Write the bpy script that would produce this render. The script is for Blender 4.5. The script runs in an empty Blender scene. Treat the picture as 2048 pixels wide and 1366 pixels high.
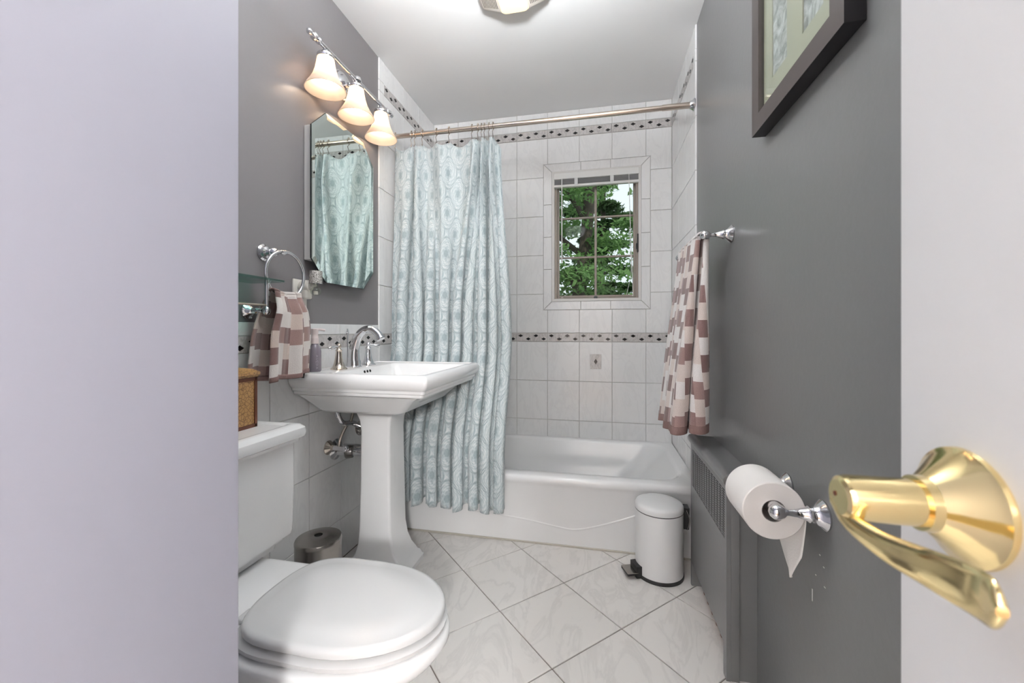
import bpy, bmesh, math, random
from mathutils import Vector, Matrix, noise
random.seed(7)
S = bpy.context.scene
C = S.collection
PI = math.pi

# ------------------------------------------------------------------ camera
F, YAW, HOR, CH = 817.0, 0.209, 660.0, 1.028        # focal length and horizon in pixels of 2048x1366
cy_, sy_ = math.cos(YAW), math.sin(YAW)
cam = bpy.data.cameras.new('camera')
cam.sensor_width = 36.0
cam.lens = F / 2048 * 36
cam.shift_y = -(683 - HOR) / 2048
cam.clip_start = 0.01
cam.dof.use_dof = True
cam.dof.focus_distance = 1.7
cam.dof.aperture_fstop = 8.0
co = bpy.data.objects.new('camera', cam)
C.objects.link(co)
co.location = (0, 0, CH)
co.rotation_euler = (PI / 2, 0, YAW)
S.camera = co

def un(u, v, X=None, Y=None, Z=None):
    """pixel -> point on a known plane of the room"""
    t = (u - 1024) / F
    w = (HOR - v) / F
    x, y = -sy_ + t * cy_, cy_ + t * sy_
    k = X / x if X is not None else (Y / y if Y is not None else (Z - CH) / w)
    return Vector((k * x, k * y, CH + k * w))

# ------------------------------------------------------------------ sky, sun, exposure
W = bpy.data.worlds.new('sky')
S.world = W
W.use_nodes = True
bg = W.node_tree.nodes['Background']
bg.inputs[0].default_value = (0.86, 0.93, 1.0, 1)
bg.inputs[1].default_value = 0.95
sun = bpy.data.lights.new('sun', 'SUN')
sun.energy = 1.9
sun.angle = 0.02
sun.color = (1, 0.95, 0.85)
so = bpy.data.objects.new('sun', sun)
C.objects.link(so)
so.rotation_euler = (math.radians(42), math.radians(18), 0)
S.view_settings.view_transform = 'Standard'
S.view_settings.look = 'None'
S.view_settings.gamma = 1.0
S.view_settings.use_curve_mapping = False
S.view_settings.exposure = 0.30
BULB = 14.0       # emission strength of each vanity bulb
HALL_FILL = 8.0       # emission strength of the fill lamp added on the hallway ceiling
GLOBE_FILL = 240.0    # emission strength of the larger fill globe added in the hallway
BOWL_FILL = 72.0      # emission strength of the unseen bowl added to fill the bathroom
FANL = 1.5        # emission strength of the lens of the ceiling fan

# ------------------------------------------------------------------ material helpers
def lin(c):
    c = c / 255.0
    return c / 12.92 if c <= 0.04045 else ((c + 0.055) / 1.055) ** 2.4

def rgb(r, g, b):
    return (lin(r), lin(g), lin(b), 1.0)

class E:
    """tiny expression wrapper around shader math nodes"""
    def __init__(self, nt, s):
        self.nt, self.s = nt, s
    def _op(self, op, *o):
        n = self.nt.nodes.new('ShaderNodeMath')
        n.operation = op
        for i, a in enumerate((self,) + o):
            if isinstance(a, E):
                self.nt.links.new(a.s, n.inputs[i])
            else:
                n.inputs[i].default_value = a
        return E(self.nt, n.outputs[0])
    def __add__(self, o): return self._op('ADD', o)
    def __sub__(self, o): return self._op('SUBTRACT', o)
    def __mul__(self, o): return self._op('MULTIPLY', o)
    def __truediv__(self, o): return self._op('DIVIDE', o)
    def sin(self): return self._op('SINE')
    def cos(self): return self._op('COSINE')
    def abs(self): return self._op('ABSOLUTE')
    def floor(self): return self._op('FLOOR')
    def fract(self): return self._op('FRACT')
    def sqrt(self): return self._op('SQRT')
    def gt(self, o): return self._op('GREATER_THAN', o)
    def lt(self, o): return self._op('LESS_THAN', o)
    def mod(self, o): return self._op('FLOORED_MODULO', o)
    def mx(self, o): return self._op('MAXIMUM', o)
    def mn(self, o): return self._op('MINIMUM', o)
    def band(self, c, w):       # smooth 1 near c, 0 farther than w
        d = (self - c).abs() / w
        n = (d * -1.0) + 1.0
        return n.mx(0.0)

def newmat(name):
    m = bpy.data.materials.new(name)
    m.use_nodes = True
    nt = m.node_tree
    return m, nt, nt.nodes['Principled BSDF']

def mixc(nt, fac, a, b):
    n = nt.nodes.new('ShaderNodeMix')
    n.data_type = 'RGBA'
    for sock, val in ((n.inputs[0], fac), (n.inputs[6], a), (n.inputs[7], b)):
        if isinstance(val, E): nt.links.new(val.s, sock)
        elif hasattr(val, 'is_output'): nt.links.new(val, sock)
        else: sock.default_value = val
    return n.outputs[2]

def noise_node(nt, scale, detail=4, rough=0.5, coord='Object', dist=0.0, vec=None):
    n = nt.nodes.new('ShaderNodeTexNoise')
    n.inputs['Scale'].default_value = scale
    n.inputs['Detail'].default_value = detail
    n.inputs['Roughness'].default_value = rough
    n.inputs['Distortion'].default_value = dist
    if vec is None:
        tc = nt.nodes.new('ShaderNodeTexCoord')
        nt.links.new(tc.outputs[coord], n.inputs['Vector'])
    else:
        nt.links.new(vec, n.inputs['Vector'])
    return n

def bump(nt, p, height, strength=0.1, dist=0.01):
    b = nt.nodes.new('ShaderNodeBump')
    b.inputs['Strength'].default_value = strength
    b.inputs['Distance'].default_value = dist
    nt.links.new(height.s if isinstance(height, E) else height, b.inputs['Height'])
    nt.links.new(b.outputs[0], p.inputs['Normal'])

def plain(name, col, rough=0.5, metal=0.0, spec=0.5, var=0.0, vscale=6, bumpk=0.0, bscale=80, coat=0.0):
    m, nt, p = newmat(name)
    p.inputs['Roughness'].default_value = rough
    p.inputs['Metallic'].default_value = metal
    p.inputs['Specular IOR Level'].default_value = spec
    p.inputs['Coat Weight'].default_value = coat
    p.inputs['Coat Roughness'].default_value = 0.08
    if var > 0:
        n = noise_node(nt, vscale, 5)
        a = tuple(max(0, c * (1 - var)) for c in col[:3]) + (1,)
        b = tuple(min(1, c * (1 + var)) for c in col[:3]) + (1,)
        nt.links.new(mixc(nt, n.outputs[0], a, b), p.inputs['Base Color'])
    else:
        p.inputs['Base Color'].default_value = col
    if bumpk > 0:
        bump(nt, p, noise_node(nt, bscale, 3).outputs[0], bumpk, 0.004)
    return m

M = {}
M['wall_grey'] = plain('grey semi-gloss paint', rgb(112, 112, 112), 0.3, var=0.03, vscale=2.5, bumpk=0.07, bscale=60)
M['wall_taupe'] = plain('taupe grey semi-gloss paint', rgb(124, 120, 122), 0.3, var=0.03, vscale=2.5, bumpk=0.07, bscale=60)
M['lavender'] = plain('lavender paint', rgb(165, 165, 177), 0.6, var=0.015, vscale=3, bumpk=0.05, bscale=90)
M['white_paint'] = plain('white ceiling paint', rgb(232, 232, 232), 0.6, var=0.01, bumpk=0.04, bscale=50)
M['door_white'] = plain('white door paint', rgb(213, 213, 213), 0.35, var=0.01, bumpk=0.03)
M['hall_white'] = plain('hallway off-white paint', rgb(225, 222, 220), 0.7, var=0.01)
M['grout'] = plain('white grout', rgb(196, 194, 190), 0.9, var=0.03)
M['floor_grout'] = plain('brown grey floor grout', rgb(118, 108, 102), 0.9, var=0.08, vscale=14)
M['porcelain'] = plain('white vitreous china', rgb(238, 238, 238), 0.12, spec=0.5, var=0.005, coat=0.3)
M['tub'] = plain('white tub enamel', rgb(236, 236, 236), 0.15, var=0.006, coat=0.3)
M['plastic_white'] = plain('white toilet seat plastic', rgb(206, 206, 206), 0.22, var=0.005)
M['chrome'] = plain('polished chrome', (0.72, 0.72, 0.74, 1), 0.08, 1.0, var=0.02)
M['nickel'] = plain('warm polished nickel', (0.62, 0.55, 0.48, 1), 0.16, 1.0, var=0.03)
M['rod'] = plain('satin nickel rod', (0.60, 0.52, 0.45, 1), 0.22, 1.0, var=0.03)
M['steel'] = plain('brushed stainless steel', (0.34, 0.32, 0.30, 1), 0.26, 1.0, var=0.08, vscale=30)
M['brass'] = plain('polished brass', (0.86, 0.69, 0.36, 1), 0.13, 1.0, var=0.03)
M['slot_grey'] = plain('grey fan slot', rgb(96, 88, 82), 0.8, var=0.1)
M['black'] = plain('black plastic', rgb(24, 24, 25), 0.4, var=0.05)
M['dark_hole'] = plain('dark opening', rgb(10, 10, 10), 0.8, var=0.05)
M['frame_brown'] = plain('dark brown frame wood', rgb(60, 53, 51), 0.4, var=0.08, vscale=9)
M['frame_side'] = plain('black frame side', rgb(22, 19, 22), 0.5, var=0.05)
M['mat'] = plain('khaki mat board', rgb(168, 166, 146), 0.8, var=0.015)
M['bin_white'] = plain('white enamel bin', rgb(223, 223, 223), 0.3, var=0.006)
M['paper'] = plain('white toilet tissue', rgb(233, 229, 225), 0.9, var=0.015, vscale=40, bumpk=0.15, bscale=240)
M['cardboard'] = plain('grey cardboard core', rgb(150, 145, 140), 0.8, var=0.04)
M['win_white'] = plain('white window frame paint', rgb(216, 214, 211), 0.45, var=0.02)
M['win_metal'] = plain('greige metal window sash', rgb(150, 140, 130), 0.5, var=0.05, vscale=20)
M['blind'] = plain('white blind', rgb(224, 224, 222), 0.5, var=0.01)
M['slat'] = plain('grey white blind slats', rgb(176, 176, 178), 0.5, var=0.02)
M['rust'] = plain('rusty iron', rgb(120, 78, 60), 0.8, var=0.5, vscale=60)
M['switch_white'] = plain('ivory plastic', rgb(224, 220, 212), 0.4, var=0.01)
M['hem_brown'] = plain('brown towel hem', rgb(122, 97, 92), 0.95, var=0.08, vscale=60, bumpk=0.3, bscale=300)
M['tag_black'] = plain('black woven tag', rgb(26, 25, 25), 0.8, var=0.2, vscale=200)
M['fan_plastic'] = plain('cream white fan plastic', rgb(216, 208, 200), 0.45, var=0.01)
M['bottle'] = plain('translucent lilac grey bottle', rgb(120, 113, 122), 0.2, var=0.04)
M['pump'] = plain('pale pink pump plastic', rgb(222, 208, 206), 0.35, var=0.02)
M['label_print'] = plain('pale print', rgb(178, 172, 178), 0.5, var=0.02)
M['bark'] = plain('dark bark', rgb(74, 66, 58), 0.9, var=0.4, vscale=9, bumpk=0.4, bscale=20)
M['ground'] = plain('lawn', rgb(70, 100, 45), 0.9, var=0.3, vscale=3)
M['hall_floor'] = plain('oak hallway floor', rgb(160, 120, 82), 0.4, var=0.15, vscale=6)
M['diamond'] = plain('black glazed diamond', rgb(30, 28, 29), 0.15, var=0.2, vscale=60)
M['caulk'] = plain('aged caulk', rgb(190, 184, 172), 0.7, var=0.06, vscale=20)

def tile_mat(name, base, vein, rough, amt, scale, rnd):
    m, nt, p = newmat(name)
    tc = nt.nodes.new('ShaderNodeTexCoord')
    oi = nt.nodes.new('ShaderNodeObjectInfo')
    mp = nt.nodes.new('ShaderNodeVectorMath'); mp.operation = 'ADD'
    nt.links.new(tc.outputs['Object'], mp.inputs[0])
    sc = nt.nodes.new('ShaderNodeVectorMath'); sc.operation = 'SCALE'
    nt.links.new(oi.outputs['Location'], sc.inputs[0]); sc.inputs['Scale'].default_value = 7.3
    nt.links.new(sc.outputs[0], mp.inputs[1])
    st = nt.nodes.new('ShaderNodeVectorMath'); st.operation = 'MULTIPLY'
    st.inputs[1].default_value = (1.0, 0.35, 1.0)
    nt.links.new(mp.outputs[0], st.inputs[0])
    n1 = noise_node(nt, scale, 6, 0.6, dist=1.6, vec=st.outputs[0])
    n2 = noise_node(nt, scale * 0.35, 3, 0.5, vec=mp.outputs[0])
    a = E(nt, n1.outputs[0])
    v = a.band(0.5, 0.055) * E(nt, n2.outputs[0]) * amt
    col = mixc(nt, v, base, vein)
    b2 = tuple(c * (1 - rnd) for c in base[:3]) + (1,)
    col2 = mixc(nt, E(nt, n2.outputs[0]) * 0.9, col, b2)
    nt.links.new(col2, p.inputs['Base Color'])
    p.inputs['Roughness'].default_value = rough
    bump(nt, p, noise_node(nt, scale * 1.5, 2, vec=mp.outputs[0]).outputs[0], 0.05, 0.004)
    return m
M['wall_tile'] = tile_mat('white marbled wall tile', rgb(236, 236, 236), rgb(196, 196, 198), 0.14, 0.5, 9, 0.05)
M['floor_tile'] = tile_mat('pale marble floor tile', rgb(224, 220, 216), rgb(176, 173, 172), 0.2, 0.75, 7, 0.10)
M['border_tile'] = tile_mat('grey marbled border tile', rgb(208, 204, 202), rgb(120, 116, 114), 0.18, 1.3, 30, 0.14)

def uvxy(nt):
    uv = nt.nodes.new('ShaderNodeUVMap')
    sp = nt.nodes.new('ShaderNodeSeparateXYZ')
    nt.links.new(uv.outputs[0], sp.inputs[0])
    return E(nt, sp.outputs[0]), E(nt, sp.outputs[1])

def curtain_mat():
    m, nt, p = newmat('pale aqua damask fabric')
    x, y = uvxy(nt)
    P, Q = 0.135, 0.220
    g = (x * (2 * PI / P)).cos() + (y * (2 * PI / Q)).cos()
    half = g.lt(0.0) * 0.5                                    # the two interleaved rows of medallions
    lx = (x / P + 0.5 + half).fract() - 0.5
    ly = (y / Q + 0.5 + half).fract() - 0.5
    th = ly._op('ARCTAN2', lx)
    rho = g.abs() * -0.5 + 1.0                                # 0 in a medallion's heart, 1 on its outline
    sc5 = (th * 6.0).cos()
    outline = (rho + sc5.abs() * 0.07).band(0.97, 0.075)
    ring = (rho + (th * 8.0).cos() * 0.06).band(0.66, 0.06)
    scroll = ((th * 7.0 + rho * 9.0).sin() * (rho * 26.0).sin())
    petals = (rho + (th * 6.0).cos() * 0.10).lt(0.20)
    heart = rho.lt(0.07)
    nz = noise_node(nt, 90, 3, coord='UV')
    curl = E(nt, nz.outputs[0]).band(0.5, 0.035)
    leaf = scroll.gt(0.12) * rho.gt(0.24)
    base = rgb(208, 217, 219)
    light = rgb(232, 235, 236)
    c1 = mixc(nt, leaf * 0.75, base, light)
    dk = (outline * 0.80 + ring * 0.42 + petals * 0.34 + heart * 0.4 + curl * 0.25 + scroll.lt(-0.45) * 0.22).mn(0.9)
    c2 = mixc(nt, dk, c1, rgb(150, 166, 172))
    n = noise_node(nt, 3.0, 2, coord='UV')
    tint = mixc(nt, E(nt, n.outputs[0]) * 0.16, c2, rgb(186, 206, 208))
    nt.links.new(tint, p.inputs['Base Color'])
    p.inputs['Roughness'].default_value = 0.55
    p.inputs['Sheen Weight'].default_value = 0.2
    fine = noise_node(nt, 700, 1, coord='UV')
    bump(nt, p, (leaf * 0.7 - dk * 0.8 + E(nt, fine.outputs[0]) * 0.3), 0.25, 0.002)
    # thin fabric lets some light through
    tr = nt.nodes.new('ShaderNodeBsdfTranslucent')
    nt.links.new(tint, tr.inputs[0])
    mx = nt.nodes.new('ShaderNodeMixShader')
    mx.inputs[0].default_value = 0.18
    out = nt.nodes['Material Output']
    nt.links.new(p.outputs[0], mx.inputs[1]); nt.links.new(tr.outputs[0], mx.inputs[2])
    nt.links.new(mx.outputs[0], out.inputs[0])
    return m
M['curtain'] = curtain_mat()

def towel_mat(name, dark, mid, pale, pink, cw, bh):
    m, nt, p = newmat(name)
    x, y = uvxy(nt)
    col = (x / cw).floor()
    odd = col.mod(2.0)
    hash1 = ((col * 12.9898).sin() * 437.5).fract()
    rowy = y / bh + hash1 * 1.0
    row = rowy.floor()
    alt = row.mod(2.0)
    h2 = ((row * 78.233 + col * 37.719).sin() * 4375.3).fract()
    isdark = (odd * -1.0 + 1.0) * alt                      # even columns alternate
    ismid = odd * alt * h2.gt(0.62)
    pinkish = h2.gt(0.5) * 0.8
    c = mixc(nt, pinkish, pale, pink)
    c = mixc(nt, ismid, c, mid)
    dk = mixc(nt, h2 * 0.6, dark, mid)
    c = mixc(nt, isdark, c, dk)
    n = noise_node(nt, 260, 2, coord='UV')
    c = mixc(nt, E(nt, n.outputs[0]) * 0.22, c, rgb(120, 104, 100))
    nt.links.new(c, p.inputs['Base Color'])
    p.inputs['Roughness'].default_value = 0.95
    p.inputs['Sheen Weight'].default_value = 0.3
    bump(nt, p, noise_node(nt, 420, 2, coord='UV').outputs[0], 0.5, 0.004)
    return m
M['towel'] = towel_mat('brown and white check terry', rgb(100, 70, 67), rgb(148, 120, 116), rgb(226, 222, 220), rgb(208, 192, 184), 0.036, 0.062)
M['hand_towel'] = towel_mat('brown and cream check terry', rgb(108, 78, 74), rgb(150, 121, 115), rgb(224, 217, 212), rgb(205, 184, 172), 0.040, 0.052)

def glass_mat(name, tint, refl=0.08, rough=0.0):
    m, nt, p = newmat(name)
    nt.nodes.remove(p)
    tr = nt.nodes.new('ShaderNodeBsdfTransparent'); tr.inputs[0].default_value = tint
    gl = nt.nodes.new('ShaderNodeBsdfGlossy'); gl.inputs['Roughness'].default_value = rough
    lw = nt.nodes.new('ShaderNodeLayerWeight'); lw.inputs[0].default_value = 0.5
    f = E(nt, lw.outputs['Facing'])._op('POWER', 5.0) * 0.9 + refl
    mx = nt.nodes.new('ShaderNodeMixShader')
    nt.links.new(f.mn(1.0).s, mx.inputs[0])
    nt.links.new(tr.outputs[0], mx.inputs[1]); nt.links.new(gl.outputs[0], mx.inputs[2])
    nt.links.new(mx.outputs[0], nt.nodes['Material Output'].inputs[0])
    return m
M['pane'] = glass_mat('window glass', (0.95, 0.98, 0.96, 1), 0.002)
M['frame_glass'] = glass_mat('picture glass', (0.96, 0.98, 0.97, 1), 0.02)
M['shelf_glass'] = glass_mat('green shelf glass', (0.62, 0.84, 0.78, 1), 0.05)
M['clear_glass'] = glass_mat('clear glass', (0.86, 0.88, 0.84, 1), 0.08)
M['mirror'] = plain('silvered mirror', (0.80, 0.90, 0.86, 1), 0.0, 1.0)
M['mirror_edge'] = plain('dark mirror edge', rgb(36, 42, 42), 0.2, var=0.1)
M['bevel'] = plain('mirror bevel', (0.82, 0.92, 0.88, 1), 0.015, 1.0)

def emit(name, col, s):
    m, nt, p = newmat(name)
    p.inputs['Base Color'].default_value = col
    p.inputs['Emission Color'].default_value = col
    p.inputs['Emission Strength'].default_value = s
    return m
M['bulb'] = emit('lit bulb', (1.0, 0.80, 0.60, 1), BULB)
M['hall_fill'] = emit('added hallway fill lamp', (1.0, 0.985, 0.985, 1), HALL_FILL)
M['fill_bowl'] = emit('added frosted fill bowl', (0.95, 0.98, 1.0, 1), BOWL_FILL * .40)
M['fill_globe_a'] = emit('added hallway fill globe', (1.0, 0.99, 0.985, 1), GLOBE_FILL)
M['fill_globe_b'] = emit('added small hallway fill globe', (1.0, 0.99, 0.985, 1), GLOBE_FILL * .5)
M['fill_bowl_top'] = emit('lit open top of the added fill bowl', (0.95, 0.98, 1.0, 1), BOWL_FILL * 4.2)
M['lens'] = emit('lit cream fan lens', rgb(247, 226, 182), 0.42 * FANL)

def shade_mat():
    m, nt, p = newmat('frosted alabaster glass')
    nt.nodes.remove(p)
    n = noise_node(nt, 14, 3, dist=1.0)
    c = mixc(nt, n.outputs[0], (0.86, 0.76, 0.66, 1), (0.92, 0.85, 0.77, 1))
    tr = nt.nodes.new('ShaderNodeBsdfTranslucent'); nt.links.new(c, tr.inputs[0])
    df = nt.nodes.new('ShaderNodeBsdfDiffuse'); nt.links.new(c, df.inputs[0])
    tp = nt.nodes.new('ShaderNodeBsdfTransparent'); nt.links.new(c, tp.inputs[0])
    gl = nt.nodes.new('ShaderNodeBsdfGlossy'); gl.inputs['Roughness'].default_value = 0.15
    a = nt.nodes.new('ShaderNodeMixShader'); a.inputs[0].default_value = 0.45
    b = nt.nodes.new('ShaderNodeMixShader'); b.inputs[0].default_value = 0.06
    d = nt.nodes.new('ShaderNodeMixShader'); d.inputs[0].default_value = 0.05
    L = nt.links
    L.new(df.outputs[0], a.inputs[1]); L.new(tr.outputs[0], a.inputs[2])
    L.new(a.outputs[0], b.inputs[1]); L.new(tp.outputs[0], b.inputs[2])
    L.new(b.outputs[0], d.inputs[1]); L.new(gl.outputs[0], d.inputs[2])
    L.new(d.outputs[0], nt.nodes['Material Output'].inputs[0])
    return m
M['shade'] = shade_mat()

def leaf_mat(name, c1, c2):
    m, nt, p = newmat(name)
    n = noise_node(nt, 1.8, 4)
    c = mixc(nt, n.outputs[0], c1, c2)
    nt.links.new(c, p.inputs['Base Color'])
    p.inputs['Roughness'].default_value = 0.6
    tr = nt.nodes.new('ShaderNodeBsdfTranslucent'); nt.links.new(c, tr.inputs[0])
    mx = nt.nodes.new('ShaderNodeMixShader'); mx.inputs[0].default_value = 0.4
    nt.links.new(p.outputs[0], mx.inputs[1]); nt.links.new(tr.outputs[0], mx.inputs[2])
    nt.links.new(mx.outputs[0], nt.nodes['Material Output'].inputs[0])
    return m
M['leaf1'] = leaf_mat('bright green leaves', rgb(78, 116, 58), rgb(124, 158, 98))
M['leaf2'] = leaf_mat('dark green leaves', rgb(48, 76, 42), rgb(84, 114, 68))

def box_mat():
    m, nt, p = newmat('embossed gold brown resin')
    vo = nt.nodes.new('ShaderNodeTexVoronoi'); vo.feature = 'DISTANCE_TO_EDGE'
    vo.inputs['Scale'].default_value = 95
    tc = nt.nodes.new('ShaderNodeTexCoord'); nt.links.new(tc.outputs['Object'], vo.inputs['Vector'])
    d = E(nt, vo.outputs['Distance']).band(0.0, 0.11)
    n = noise_node(nt, 8, 2)
    c = mixc(nt, n.outputs[0], rgb(150, 112, 66), rgb(178, 138, 88))
    nt.links.new(mixc(nt, d * 0.85, c, rgb(92, 62, 34)), p.inputs['Base Color'])
    p.inputs['Roughness'].default_value = 0.4
    bump(nt, p, d, -0.6, 0.003)
    return m
M['gold_box'] = box_mat()
M['gold_dark'] = plain('dark brown box edge', rgb(86, 42, 20), 0.45, var=0.2, vscale=30)
def glitter():
    m, nt, p = newmat('crackled silver glass')
    vo = nt.nodes.new('ShaderNodeTexVoronoi'); vo.inputs['Scale'].default_value = 260
    tc = nt.nodes.new('ShaderNodeTexCoord'); nt.links.new(tc.outputs['Object'], vo.inputs['Vector'])
    nt.links.new(mixc(nt, E(nt, vo.outputs['Distance']), rgb(235, 232, 226), rgb(96, 92, 86)), p.inputs['Base Color'])
    p.inputs['Metallic'].default_value = 0.5
    p.inputs['Roughness'].default_value = 0.25
    bump(nt, p, vo.outputs['Distance'], 0.8, 0.003)
    return m
M['glitter'] = glitter()
def photo_mat():
    m, nt, p = newmat('black and white photograph')
    n = noise_node(nt, 22, 5, 0.6, dist=1.2)
    a = (E(nt, n.outputs[0]) - 0.36) * 3.4
    nt.links.new(mixc(nt, a.mx(0.0).mn(1.0), rgb(112, 114, 112), rgb(214, 216, 216)), p.inputs['Base Color'])
    p.inputs['Roughness'].default_value = 0.5
    return m
M['photo'] = photo_mat()

# ------------------------------------------------------------------ object helpers
def link(o, parent=None):
    C.objects.link(o)
    if parent is not None:
        o.parent = parent
        if parent.type == 'EMPTY':
            o.matrix_parent_inverse = Matrix.Translation(-Vector(parent.location))
    return o

def mo(name, verts, faces, mat, parent=None, smooth=None, uvs=None):
    me = bpy.data.meshes.new(name)
    me.from_pydata([tuple(v) for v in verts], [], faces)
    if uvs:
        l = me.uv_layers.new(name='UVMap')
        for poly in me.polygons:
            for li in poly.loop_indices:
                l.data[li].uv = uvs[me.loops[li].vertex_index]
    return fin(name, me, mat, parent, smooth)

def fin(name, me, mat, parent, smooth):
    me.update()
    if mat: me.materials.append(M[mat])
    if smooth is not None:
        for pl in me.polygons: pl.use_smooth = True
        me.set_sharp_from_angle(angle=math.radians(smooth))
    return link(bpy.data.objects.new(name, me), parent)

def from_bm(name, bm, mat, parent=None, smooth=None):
    bmesh.ops.recalc_face_normals(bm, faces=bm.faces)
    me = bpy.data.meshes.new(name)
    bm.to_mesh(me); bm.free()
    return fin(name, me, mat, parent, smooth)

def bm_box(bm, x, y, z):
    vs = [bm.verts.new((a, b, c)) for c in z for b in y for a in x]
    for f in ((0, 2, 3, 1), (4, 5, 7, 6), (0, 1, 5, 4), (2, 6, 7, 3), (0, 4, 6, 2), (1, 3, 7, 5)):
        bm.faces.new([vs[i] for i in f])

def box(name, x, y, z, mat, parent=None, bev=0.0, seg=2):
    bm = bmesh.new()
    bm_box(bm, x, y, z)
    if bev > 0:
        bmesh.ops.bevel(bm, geom=bm.edges[:], offset=bev, segments=seg, profile=0.6, affect='EDGES')
    return from_bm(name, bm, mat, parent, 40 if bev > 0 else None)

def boxes(name, lst, mat, parent=None):
    bm = bmesh.new()
    for b in lst: bm_box(bm, *b)
    return from_bm(name, bm, mat, parent)

def basis(axis):
    a = Vector(axis).normalized()
    t = Vector((0, 0, 1)) if abs(a.z) < 0.9 else Vector((0, 1, 0))
    e1 = t.cross(a).normalized()
    return a, e1, a.cross(e1)

def lathe(name, prof, org, axis, mat, parent=None, n=28, smooth=35, closed=False):
    a, e1, e2 = basis(axis)
    org = Vector(org)
    vs, fs, rings = [], [], []
    for r, h in prof:
        if r < 1e-6:
            rings.append([len(vs)]); vs.append(org + a * h)
        else:
            rings.append(list(range(len(vs), len(vs) + n)))
            for k in range(n):
                t = 2 * PI * k / n
                vs.append(org + a * h + (e1 * math.cos(t) + e2 * math.sin(t)) * r)
    pairs = list(zip(rings, rings[1:])) + ([(rings[-1], rings[0])] if closed else [])
    for p, q in pairs:
        for k in range(n):
            k2 = (k + 1) % n
            if len(p) == 1 and len(q) == 1: continue
            if len(p) == 1: fs.append((p[0], q[k], q[k2]))
            elif len(q) == 1: fs.append((p[k], p[k2], q[0]))
            else: fs.append((p[k], p[k2], q[k2], q[k]))
    if not closed:
        if len(rings[0]) > 1: fs.append(tuple(rings[0]))
        if len(rings[-1]) > 1: fs.append(tuple(reversed(rings[-1])))
    bm = bmesh.new()
    bv = [bm.verts.new(v) for v in vs]
    for f in fs:
        try: bm.faces.new([bv[i] for i in f])
        except ValueError: pass
    return from_bm(name, bm, mat, parent, smooth)

def spline(pts, n=8):
    """Catmull-Rom through points"""
    P = [Vector(p) for p in pts]
    P = [P[0] * 2 - P[1]] + P + [P[-1] * 2 - P[-2]]
    out = []
    for i in range(1, len(P) - 2):
        for k in range(n):
            t = k / n
            a, b, c, d = P[i - 1], P[i], P[i + 1], P[i + 2]
            out.append(0.5 * ((2 * b) + (c - a) * t + (2 * a - 5 * b + 4 * c - d) * t * t + (3 * b - a - 3 * c + d) * t ** 3))
    out.append(P[-2])
    return out

def bm_tube(bm, pts, r, n=10, closed=False):
    P = [Vector(p) for p in pts]
    R = r if isinstance(r, (list, tuple)) else [r] * len(P)
    rings = []
    up = None
    for i, p in enumerate(P):
        if closed: d = P[(i + 1) % len(P)] - P[i - 1]
        else: d = P[min(i + 1, len(P) - 1)] - P[max(i - 1, 0)]
        d.normalize()
        if up is None:
            up = Vector((0, 0, 1)) if abs(d.z) < 0.9 else Vector((0, 1, 0))
        e1 = (up - d * up.dot(d)).normalized()
        up = e1
        e2 = d.cross(e1)
        rings.append([bm.verts.new(p + (e1 * math.cos(2 * PI * k / n) + e2 * math.sin(2 * PI * k / n)) * R[i]) for k in range(n)])
    for p, q in list(zip(rings, rings[1:])) + ([(rings[-1], rings[0])] if closed else []):
        for k in range(n):
            bm.faces.new((p[k], p[(k + 1) % n], q[(k + 1) % n], q[k]))
    if not closed:
        bm.faces.new(rings[0]); bm.faces.new(rings[-1][::-1])

def tube(name, pts, r, mat, parent=None, n=10, closed=False):
    bm = bmesh.new()
    bm_tube(bm, pts, r, n, closed)
    return from_bm(name, bm, mat, parent, 45)

def loft(name, loops, mat, parent=None, smooth=35, cap0=True, cap1=True, bev=0):
    bm = bmesh.new()
    R = [[bm.verts.new(v) for v in lp] for lp in loops]
    n = len(R[0])
    for p, q in zip(R, R[1:]):
        for k in range(n):
            bm.faces.new((p[k], p[(k + 1) % n], q[(k + 1) % n], q[k]))
    if cap0: bm.faces.new(R[0][::-1])
    if cap1: bm.faces.new(R[-1])
    return from_bm(name, bm, mat, parent, smooth)

def rrect(x0, x1, y0, y1, z, r=0.01, n=5):
    """rounded rectangle loop in plan"""
    out = []
    for cx, cyy, a0 in ((x1 - r, y1 - r, 0), (x0 + r, y1 - r, PI / 2), (x0 + r, y0 + r, PI), (x1 - r, y0 + r, 1.5 * PI)):
        for k in range(n + 1):
            a = a0 + PI / 2 * k / n
            out.append(Vector((cx + r * math.cos(a), cyy + r * math.sin(a), z)))
    return out

def tag(o, label, cat, group=None):
    o['label'] = label; o['category'] = cat
    if group: o['group'] = group
    return o

def thing(name, loc, label, cat, group=None):
    o = bpy.data.objects.new(name, None)
    o.empty_display_size = 0.05
    o.location = loc
    C.objects.link(o)
    return tag(o, label, cat, group)

def struct(o):
    o['kind'] = 'structure'
    return o

# ------------------------------------------------------------------ the room shell
XL, XR, YB, YT = -1.131, 0.446, 2.69, 1.94      # tile faces left / right / back, tub front
ZC = 2.466
YF = -0.40                                      # front wall with the doorway
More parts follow.
